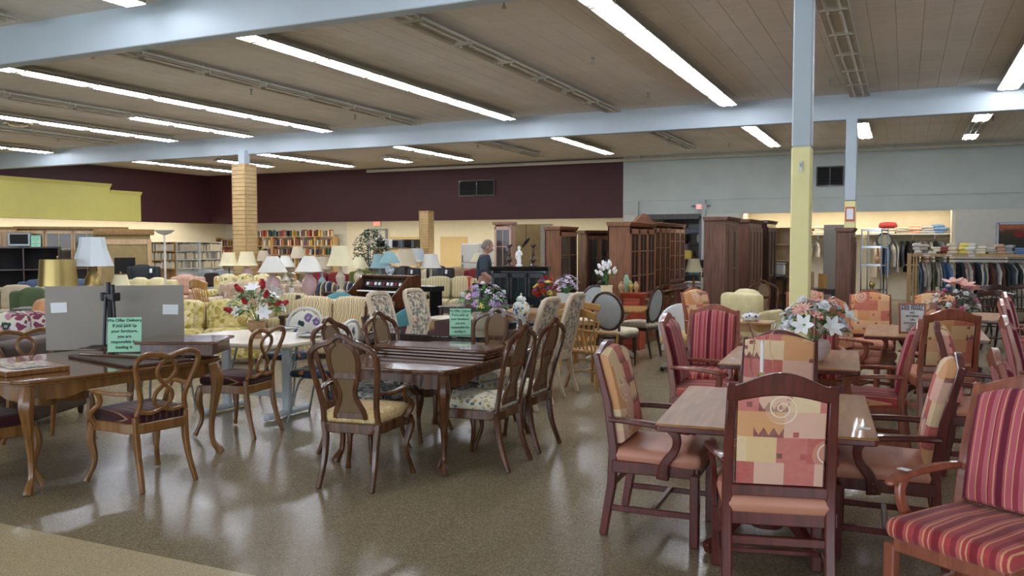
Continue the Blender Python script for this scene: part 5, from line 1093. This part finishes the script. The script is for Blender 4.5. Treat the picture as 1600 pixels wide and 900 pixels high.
V2=[V[i] for i in(0,1,2,3,5,6,7,8)]; V2[0]=(0,0,.93); V2[3]=(0,-.005,1.47); V2[6]=(.236,-.015,1.13); V2[7]=(-.236,-.015,1.13)
skinmesh('polo_shirt',V2,[(0,1),(1,2),(2,3),(2,4),(2,5),(4,6),(5,7)],[(.185,.16),(.185,.17),(.17,.145),.088,.098,.098,.072,.072],'shirt_navy',t)
skinmesh('trousers',[(0,0,.97),(.1,0,.87),(-.1,0,.87),(.11,-.01,.48),(-.11,-.01,.48),(.12,.03,.08),(-.12,.03,.08)],[(0,1),(0,2),(1,3),(2,4),(3,5),(4,6)],[(.195,.17),.135,.135,.085,.085,.065,.065],'charcoal',t)
hd=G().ball((0,0,0),.1,16,12,(.78,.95,1.2)).o('head','skin',t,ang=80); hd.location=(0,-.065,1.60); hd.rotation_euler=(.35,0,0)
G().ball((0,-.094,-.02),.013,8,6,(1,1.2,1.7)).o('nose','skin',hd); G().box((0,-.088,-.065),(.045,.012,.008)).o('mouth','petal_pink',hd,.003)
for s in(-1,1): G().ball((s*.03,-.086,.015),.011,8,6).o('eye','petal_white',hd); G().ball((s*.08,.0,-.005),.022,8,6,(.5,1,1.5)).o('ear','skin',hd)
g=G(); n=16; prof=[(.109*math.sin(PI*i/12),.109*1.2*math.cos(PI*i/12)) for i in range(9)]
g.lathe([(max(r_,.001),z) for r_,z in prof],(0,.022,.004),16,.8,.95,False); g.o('hair','hair_grey',hd,ang=80)
for s in(-1,1):
    for k in range(5):
        a=(-2+k)*.011; th=k==4
        G().sweep([(s*.155+a,-.32,.955),(s*.15+a*1.3+(-s*.03 if th else 0),-.36,.945 if not th else .96),(s*.15+a*1.3+(-s*.04 if th else 0),-.385 if th else -.40+abs(k-1.5)*.006,.925)],[.01,.009,.006],6).o('finger' if not th else 'thumb','skin',t)
    G().cush((s*.12,-.06,.045),(.1,.28,.09),.04).o('shoe','black_plastic',t)
# ================================================================ back left: sofas, recliners, lamps, organ
def sf(key,b,px,Z,dg,l,grp=None): return place(key,b,dep(px,Z),R(dg),l,grp)
sf('s1',sofa(.8,.8,1.0,'green_velvet',1,'round',nm='armchair',tag_=True),45,12.6,35,'dark green armchair with price tag at the left edge')
sf('s2',sofa(.62,.6,.98,'orange_tan',1,'thin',nm='armchair'),60,10.3,-20,'tan leather tub armchair left of the grey board')
sf('s3',sofa(.62,.6,.86,'cream_leather',1,'thin',nm='armchair'),62,9.6,10,'cream vinyl armchair in front of the tan one')
sf('s3b',sofa(1.3,.7,.86,'brown_leather',2,'round'),18,7.75,-70,'brown sofa behind the left table holding floral cushions')
for k,(px,Z) in enumerate(((10,8.1),(38,8.2))):
    o=G().cush((0,0,.2),(.4,.17,.38),.08,.03,rx=-.25).o('floral_cushion','rose_floral',ang=80); o.location=(*dep(px,Z),.60); o.rotation_euler=(0,0,R(30)); tag(o,['dark rose print cushion at the left edge','dark rose print cushion beside the cream armchair'][k],'cushion','rose print cushions')
sf('s4',sofa(1.7,.9,.92,'denim',2,'round'),88,17.6,40,'long blue denim sofa behind the brass lampshade')
sf('s4b',sofa(2.0,.9,.9,'dusty_beige',3,'round'),20,15.5,40,'beige sofa with rolled arms at the left edge')
sf('s5',sofa(2.3,.95,.92,'dusty_beige',2,'round'),248,15.0,160,'large taupe sofa with its back to us behind the grey board')
sf('s5b',sofa(1.2,.85,.93,'cream_leather',2,'round'),226,18.2,20,'pale yellow sofa between taupe sofa and dark recliner')
sf('rec',sofa(.85,.85,1.16,'charcoal',1,'round',nm='recliner',tag_=True),218,20.4,30,'dark green recliner with white tag beside the torchiere')
sf('s7',sofa(.85,.8,.95,'pink_tuft',1,'round',nm='armchair',tag_=True,tuft=True),286,19.4,25,'pink button tufted armchair')
sf('s8',sofa(1.6,.85,.98,'gold_floral',3,'round'),378,18.9,20,'cream sofa with gold floral print under the slatwall column')
sf('s9',sofa(1.6,.9,.86,'yellow_floral',2,'round',pil=[(-.35,'yellow_floral'),(.3,'yellow_floral')]),318,11.9,38,'yellow floral loveseat with matching cushions behind the red tulips')
sf('s10',sofa(1.5,.9,.92,'beige_floral',2,'round'),388,16.2,20,'brown and beige patterned sofa behind the rocking chair')
sf('s11',sofa(1.35,.85,.86,'flame_stripe',2,'wood'),515,12.6,20,'cream sofa with brown flame stripes and dark wooden wings')
sf('s12',sofa(.8,.8,.85,'ticking',1,'thin',nm='armchair'),452,13.7,15,'pale striped armchair left of the flame striped sofa')
sf('s13',sofa(1.2,.85,.93,'navy_tan',2,'round'),520,16.0,10,'navy and tan striped loveseat left of the organ')
sf('s14',sofa(1.4,.9,.9,'dark_red_cloth',2,'round'),508,22.5,15,'dark red sofa behind the cream lamps')
sf('s15',sofa(.9,.85,1.0,'olive_velvet',1,'round',nm='armchair'),562,21.3,10,'olive green velvet armchair behind the organ')
sf('rec2',sofa(.95,.95,1.08,'brown_leather',1,'round',nm='recliner'),592,23.0,10,'dark brown recliner left of the black ones')
sf('rec3',sofa(.80,.9,1.1,'leather_black',1,'round',nm='recliner',tag_=True),628,21.4,10,'black leather recliner, left of the pair')
sf('rec3',None,682,21.4,12,'black leather recliner, right of the pair')
sf('s18',sofa(1.95,.92,.95,'ticking',3,'round'),722,18.2,22,'beige ticking striped sofa behind the lilac basket')
sf('s19',sofa(.85,.85,1.0,'tan_cloth',1,'round',nm='armchair'),712,24.2,10,'tan armchair beyond the black recliners')
sf('s20',sofa(.85,.85,1.0,'dark_red_cloth',1,'round',nm='armchair'),742,22.5,10,'dark red recliner next to the man')
sf('s21',sofa(1.2,.8,.9,'cream_cloth',2,'round'),655,25.2,8,'cream sofa behind the black recliners')
sf('s22',sofa(1.8,.9,.85,'beige_floral',3,'round'),430,18.2,200,'beige floral sofa behind the pink lamps')
sf('s23',sofa(1.1,.85,.95,'grey_fabric',2,'round',pil=[(0,'brown_cloth')]),330,23.5,20,'grey loveseat with dark cushion in front of the bookcases')
P_=dep(340,12.9); place('rock',spindle_chair(True,'oak'),P_,R(160),'golden oak rocking chair with spindle back behind the tulips')
def teal(): 
    t=tub_chair('teal_blue','teal_blue')(); return t
place('teal',teal,dep(634,10.6),R(0),'teal barrel chair between two tapestry chairs','teal barrel chairs'); place('teal',None,dep(528,13.8),R(30),'teal barrel chair left of the dark carved chair','teal barrel chairs')
P_=dep(563,10.3); place('darkcane',cane_chair(False,'brown_cloth'),P_,R(-15),'dark carved high back chair behind the floral metal chair')
P_=dep(640,10.0); t=table(.8,.6,'tabletop_cream','oak',False,.68,.2); put(t,(P_[0]-.1,P_[1]+1.35),0,'small cream topped table behind the tapestry chairs'); 
for sx in(-1,1):
    for sy in(-1,1): G().box((sx*.3,sy*.2,.33),(.04,.04,.64)).o('leg','oak',t,.004)
# organ
t=thing('electronic_organ','wooden two manual organ with sloping side panels','organ',(*dep(598,14.4),0),R(-14)); w_=1.15
for s in(-1,1): G().prism([(-.35,.62),(-.35,.78),(.05,1.12),(.32,1.14),(.32,0),(.18,0),(.1,.6)],s*w_/2-.02,s*w_/2+.02,'x').o('side_panel','walnut',t,.004)
G().box((0,.3,.55),(w_,.03,1.1)).o('back_panel','walnut',t); G().box((0,.18,1.11),(w_,.3,.03)).o('top','walnut',t,.004); G().box((0,-.1,.68),(w_,.5,.1)).o('key_bed','walnut',t,.004); G().box((0,.04,.98),(w_-.06,.02,.14),rx=-.35).o('control_panel','black_wood',t)
for z,y in((.75,-.22),(.86,-.1)):
    q=G().box((0,y,z),(w_-.2,.14,.02)).o('manual','petal_white',t,.002); g=G()
    for k in range(30):
        if k%7 not in(2,6): g.box((-w_/2+.13+k*.031,y+.03,z+.015),(.014,.08,.014))
    g.o('black_keys','ink_black',q)['kind']='stuff'
for k in range(9): G().box((-.4+k*.1,.02,.98),(.05,.02,.05),rx=-.35).o('stop_tab',['petal_white','dark_red_cloth','petal_white'][k%3],t)
G().box((0,.05,.35),(w_-.04,.02,.5)).o('kick_panel','dark_wood',t)
P_=dep(664,15.2); t=thing('digital_piano','black digital piano keyboard right of the organ','piano',(*P_,0),R(-10)); G().box((0,0,.86),(.6,.36,.09)).o('case','black_plastic',t,.01); G().box((0,-.1,.91),(.54,.14,.012)).o('keys','petal_white',t)
for s in(-1,1): G().box((s*.25,0,.41),(.04,.3,.82)).o('stand','black_plastic',t)
lamp('small lamp with teal shade and blue and white jar base on the organ',(*dep(609,14.4),1.127),'cone','shade_teal','ball','blue_china',.72)
# dresser carrying pink lamps
P_=dep(456,14.7); end_table('long pale dresser top carrying the pair of pink lamps',(*P_,0),1.35,.5,.72,'pale_wood',R(18))
lamp('pink ceramic lamp with white shade, left of the pair',(*dep(426,14.5),.72),'cone','shade_white','jug','ceramic_pink',1.0); lamp('pink ceramic lamp with white shade, right of the pair',(*dep(483,14.8),.72),'cone','shade_white','jug','ceramic_pink',1.0)
bouquet('small white flowers in a narrow white vase between the pink lamps',(*dep(455,14.4),.72),[(.8,0),(1,1)],'shade_white',.2,.045,[('cluster','petal_white',8,.045,'blossom'),('cluster','petal_pink',3,.035,'blossom')],.13,.3,31,26)
# left lamps
P_=dep(118,11.6); end_table('dark table behind the grey board carrying three lamps',(*P_,0),1.5,.5,.8,'dark_wood',R(35))
lamp('lamp with large brass drum shade left of the tall white one',(*dep(90,11.4),.81),'drum','brass','ball','brass',1.08,.95); lamp('tall lamp with fluted white bell shade',(*dep(145,11.8),.81),'bell','shade_pale_blue','ball','brass',1.08,1.9,True); lamp('small cream lamp right of the white bell shade',(*dep(188,11.9),.81),'tall','shade_cream','ball','brass',.6,1.3)
t=thing('torchiere_lamp','white floor torchiere with shallow bowl shade','lamp',(*dep(258,13.6),0)); G().lathe([(.13,0),(.13,.02),(.02,.04)],(0,0,0),18).o('base','shade_white',t); G().lathe([(.016,.03),(.016,1.82)],(0,0,0),12).o('pole','shade_white',t); G().lathe([(.02,1.80),(.10,1.83),(.16,1.88),(.155,1.88),(.09,1.84)],(0,0,0),24,caps=False).o('lamp_shade','shade_white',t)
far=[(358,20.6,'tall','shade_cream','stick','dark_wood',1.0,'cream shaded lamp on a dark base left of the slatwall column'),(386,20.5,'tall','shade_cream','jug','ceramic_pink',1.05,'cream shaded lamp with pink base in front of the slatwall column'),(412,21.5,'small','shade_beige','gourd','shade_beige',1.3,'small beige lamp right of the slatwall column'),
(466,20.5,'small','shade_beige','stick','brass',1.4,'small rose beige shade behind the right pink lamp'),(446,20.4,'cone','shade_white','gourd','ceramic_cream',1.0,'white cone shade between the two pink lamps'),(503,20.0,'drum','shade_beige','gourd','shade_teal',.9,'beige drum shade lamp left of the tall cream lamp'),(532,14.9,'bell','shade_cream','urn','ceramic_cream',.95,'tall cream bell shade lamp behind the navy striped loveseat'),(561,20.0,'cone','shade_cream','jug','ceramic_cream',.95,'cream cone shade lamp left of the ficus'),
(594,19.5,'tall','shade_teal','gourd','shade_teal',1.0,'teal shaded lamp behind the little blue jar lamp'),(634,19.3,'tall','shade_beige','gourd','dark_wood',1.15,'wide beige shade lamp left of the black recliner'),(616,24.3,'cone','shade_cream','stick','brass',1.0,'small cream shade under the microwaves'),(652,23.2,'tall','shade_pale_blue','stick','brass',1.1,'pale blue white shade lamp above the black recliner'),(673,19.5,'tall','shade_white','gourd','ceramic_cream',1.0,'white bell shade lamp on the black recliner row'),(748,24.6,'cone','shade_cream','stick','brass',1.0,'cream lampshade just left of the man')]
for px,Z,sh,sm,b,bm,s,l in far:
    zt={14.9:.82}.get(Z,.66); P_=dep(px,Z); end_table('plain end table under the '+' '.join(l.split()[:10]),(*P_,0),.5,.45,zt,random.choice(['oak','dark_wood','walnut'])); lamp(l,(*P_,zt),sh,sm,b,bm,s)
# lamps beyond, right of the hutches
for px,Z,zz,l in((1084,17.8,.7,'cream bell shade lamp in front of the stock room doorway'),): P_=dep(px,Z); end_table('low table in front of the stock room doorway',(*P_,0),.6,.5,zz,'dark_wood'); lamp(l,(*P_,zz),'bell','shade_cream','stick','gold',.75)
bouquet('dried dark red flowers under the cream bell lamp',(*dep(1086,16.4),.0),bowlp,'dark_wood',.5,.1,[('cluster','dark_red_cloth',12,.05,'blossom')],.17,.4,33,16,'leaf_dark')
for k,(px,z,m) in enumerate(((1080,1.9,'black_cloth'),(1082,1.62,'petal_yellow'),(1088,1.3,'teal_blue'),(1076,1.1,'black_plastic'))):
    pass
t=bookcase('dark stock shelf with bags inside the stock room doorway',(atY(1080,28.2),28.2,0),0,1.6,.5,2.2,4,'grey_wood'); 
for k,(dx,z,m,nm,l) in enumerate(((-.35,1.74,'black_cloth','bag','black bag on the top shelf in the stock room'),(-.2,1.21,'petal_yellow','storage_box','yellow box in the stock room doorway'),(.2,.69,'teal_blue','storage_box','blue bundle below the yellow box in the stock room'),(.45,1.74,'cloth_11','storage_box','grey box beside the black bag in the stock room'))):
    o=G().cush((0,0,.16),(.5,.36,.3),.08,.02).o(nm,m,ang=60); o.location=(atY(1080,28.2)+dx,28.15,z-.11+.03); tag(o,l,nm.split('_')[-1])
# red exercise items / red vase
t=thing('floor_vase','tall slender red vase on the dark side table','vase',(*dep(733,13.2),.70)); G().lathe([(.05,0),(.06,.01),(.08,.09),(.06,.15),(.022,.2),(.02,.4),(.035,.44)],(0,0,0),16).o('body','petal_orange',t)
P_=dep(728,13.2); end_table('dark turned leg side table under the slender red vase',(*P_,0),.75,.5,.70,'dark_wood',R(10))
P_=dep(798,12.9); end_table('dark side table behind the ginger jar',(*P_,0),.6,.45,.72,'dark_wood',R(10))
# ficus, microwaves, fridges
t=thing('ficus_tree','tall ficus tree with small leaves in front of the cream wall','plant',cz(580,25.9)); G().lathe([(.14,0),(.18,.3),(.17,.3)],(0,0,0),16).o('pot','urn_tan',t)
for k in range(5): G().sweep(spline([(0,0,.2),(.05*math.cos(k*1.3),.05*math.sin(k*1.3),.8),(.3*math.cos(k*1.3),.3*math.sin(k*1.3),1.6),(.36*math.cos(k*1.3),.36*math.sin(k*1.3),1.95)],3),lerp_list([.02,.016,.01,.005],10),5).o('branch','dark_wood',t)
leaves(t,.75,2.1,.55,900,.11,9,'leaf_dark')
P_=dep(626,26.5); t=thing('shelf_bench','long pine counter carrying the microwaves','counter',(*P_,0),0); G().box((0,0,1.50),(1.75,.5,.05)).o('top','pine',t)
for sx in(-1,1): G().box((sx*.83,0,.74),(.06,.45,1.48)).o('leg','pine',t)
G().box((0,0,.8),(1.6,.4,.03)).o('shelf','pine',t)
for k,(px,m,w_,l) in enumerate(((603,'petal_white',.5,'white microwave oven, leftmost on the pine counter'),(624,'steel_grey',.42,'silver microwave oven in the middle of the pine counter'),(643,'black_plastic',.42,'black microwave oven, rightmost on the pine counter'))):
    x,y=dep(px,26.45); t=thing('microwave',l,'microwave',(x,y,1.525)); G().box((0,0,.14),(w_,.36,.27)).o('case',m,t,.01); G().box((-w_*.12,-.185,.145),(w_*.6,.012,.19)).o('door','dark_void',t,.004); G().box((w_*.36,-.185,.14),(w_*.2,.012,.23)).o('control_panel','steel_grey' if k else 'shade_white',t); G().box((w_*.22,-.2,.145),(.015,.02,.18)).o('handle',m,t)
for k,px in enumerate((742,772)):
    t=thing('refrigerator',['white two door refrigerator left of the man','white refrigerator half hidden behind the man'][k],'refrigerator',cz(px,26.0)); G().box((0,0,.84),(.6,.6,1.66)).o('cabinet','shade_white',t,.015); G().box((0,-.32,.55),(.6,.05,1.06)).o('door','shade_white',t,.012); G().box((0,-.32,1.38),(.6,.05,.56)).o('freezer_door','shade_white',t,.012); G().box((-.24,-.36,.9),(.025,.04,.3)).box((-.24,-.36,1.22),(.025,.04,.2)).o('handle','steel_grey',t)
# bookcases along the far walls
kx=0
for i,(pa,pb) in enumerate(((402,445),(424,459),(459,491),(491,520))):
    xa,xb=atY(pa,27.9),atY(pb,27.9)
    if i==0: xa=atY(400,27.9); xb=atY(423,27.9)
    w_=xb-xa; x=(xa+xb)/2; bookcase('pine bookcase against the far white wall, number %s from the slatwall column'%['one','two','three','four'][i],(x,28.1,0),0,w_,.32,1.98,5,'pine',back=False)
    zs=[.08+1.88*k/5+.01 for k in range(2,6)]; shelf_books((x,28.08),0,w_,.3,zs,'of the '+['first','second','third','fourth'][i]+' far pine bookcase','books on the far pine bookcases',.84,i)
xa,xb=atY(336,27.9),atY(366,27.9); bookcase('pine bookcase against the far white wall, left of the slatwall column',((xa+xb)/2,28.1,0),0,xb-xa,.32,1.95,5,'pine',back=False); shelf_books(((xa+xb)/2,28.08),0,xb-xa,.3,[.08+1.85*k/5+.01 for k in range(2,5)],'in the bookcase left of the slatwall column','books left of the slatwall column',.85,11)
# left wall bookcases (face +x)
for i,(px,Z,m) in enumerate(((245,30.6,'pine'),(281,31.6,'pine'),(297,32.0,'white_paint'),(318,32.6,'white_paint'))):
    x,y=dep(px,Z); x=-24.9; y=(21.9+i*1.18); w_=1.15; bookcase(['low pine bookcase on the left wall behind the torchiere','pine bookcase with cream books on the left wall','white cabinet bookcase on the left wall','white bookcase nearest the far left corner'][i],(x,y,0),R(90),w_,.35,1.75,5,m)
    shelf_books((x+.05,y),R(90),w_,.3,[.08+1.65*k/5+.01 for k in range(2,5)],'in '+['first','second','third','fourth'][i]+' left wall bookcase','books on the left wall',.8,20+i)
# left wall units
def lw(px,Z): P_=dep(px,Z); return (*P_,0)
t=hutch('oak entertainment centre with tall glazed side towers along the left wall',lw(115,22.5),R(52),2.6,.5,2.05,'pine',True,0,cols=4,rows=4,nm='entertainment_centre')
t=thing('fireplace_surround','tan fireplace surround with heavy cornice and dark firebox','fireplace',lw(195,22.4),R(50)); G().box((0,0,.95),(1.25,.4,1.9)).o('body','canvas_tan',t,.006); G().prism([(-.3,1.9),(-.36,2.05),(.22,2.05),(.2,1.9)],-.72,.72,'x').o('cornice','pine',t,.006); G().box((0,-.21,1.72),(1.3,.03,.14)).o('frieze','pine',t,.004); G().box((0,-.205,1.1),(.5,.02,.42)).o('firebox','dark_void',t)
for s in(-1,1): G().box((s*.6,-.22,.85),(.1,.05,1.7)).o('pilaster','pine',t,.004)
t=thing('display_cubes','dark brown cube shelving unit at the left edge','shelf',lw(38,20.5),R(50)); 
for x in(-.75,0,.75): G().box((x,0,.8),(.03,.4,1.6)).o('side_panel','dark_wood',t)
for z in(.05,.55,1.05,1.58): G().box((0,0,z),(1.5,.4,.03)).o('shelf','dark_wood',t)
G().box((0,.19,.8),(1.5,.02,1.6)).o('back_panel','dark_void',t)
frame_sign('green notice card standing on top of the dark cube shelving',(*dep(57,20.2),1.6),R(45),.2,.27,SL_,None,.03,'paper_green')
t=thing('television','small silver cased television on the dark cube shelving','television',(*dep(33,20.3),1.6),R(45)); G().box((0,0,.17),(.48,.34,.32)).o('case','steel_grey',t,.015); G().box((0,-.175,.18),(.38,.01,.23)).o('screen','dark_void',t,.006)
hutch('tall pine wardrobe cut by the left edge',lw(6,22.5),R(50),1.1,.5,2.05,'pine',False,0,cols=2,nm='wardrobe',cat='wardrobe')

# clutter between the wardrobes and the niche
P_=dep(1276,17.5); end_table('grey purple desk right of the yellow column',(*P_,0),.75,.5,.74,'grey_wood',R(10))
for k,(dx,m,l,d) in enumerate(((-.18,'cardboard','tan carton on the grey desk right of the yellow column',(.26,.26,.34)),(.12,'oak','small oak box beside the tan carton on the grey desk',(.16,.2,.3)))):
    slab('carton',l,'box',(P_[0]+dx,P_[1],.741),d,R(8),m,0,.004,0)
P_=dep(1098,19.2); end_table('white table with small lamp in front of the stock room',(*P_,0),.75,.5,.8,'white_paint',0); lamp('small black shaded lamp on the white table left of the armoire',(*P_,.8),'small','black_cloth','stick','dark_wood',.9,.7)
P_=dep(1112,19.0); slab('storage_crate','pale plastic crate on the floor beside the armoire','box',(*P_,0),(.4,.3,.9),0,'white_paint')
P_=dep(1212,20.3); end_table('dark table behind the wardrobes carrying a clear tub',(*P_,0),.5,.45,.9,'dark_wood'); t=thing('storage_tub','translucent plastic tub of pale fabric on a dark table near the yellow column','box',(*P_,.9)); G().cush((0,0,.14),(.42,.3,.26),.04).o('contents','shade_white',t); G().box((0,0,.29),(.46,.34,.02)).o('lid','shade_pale_blue',t,.004)
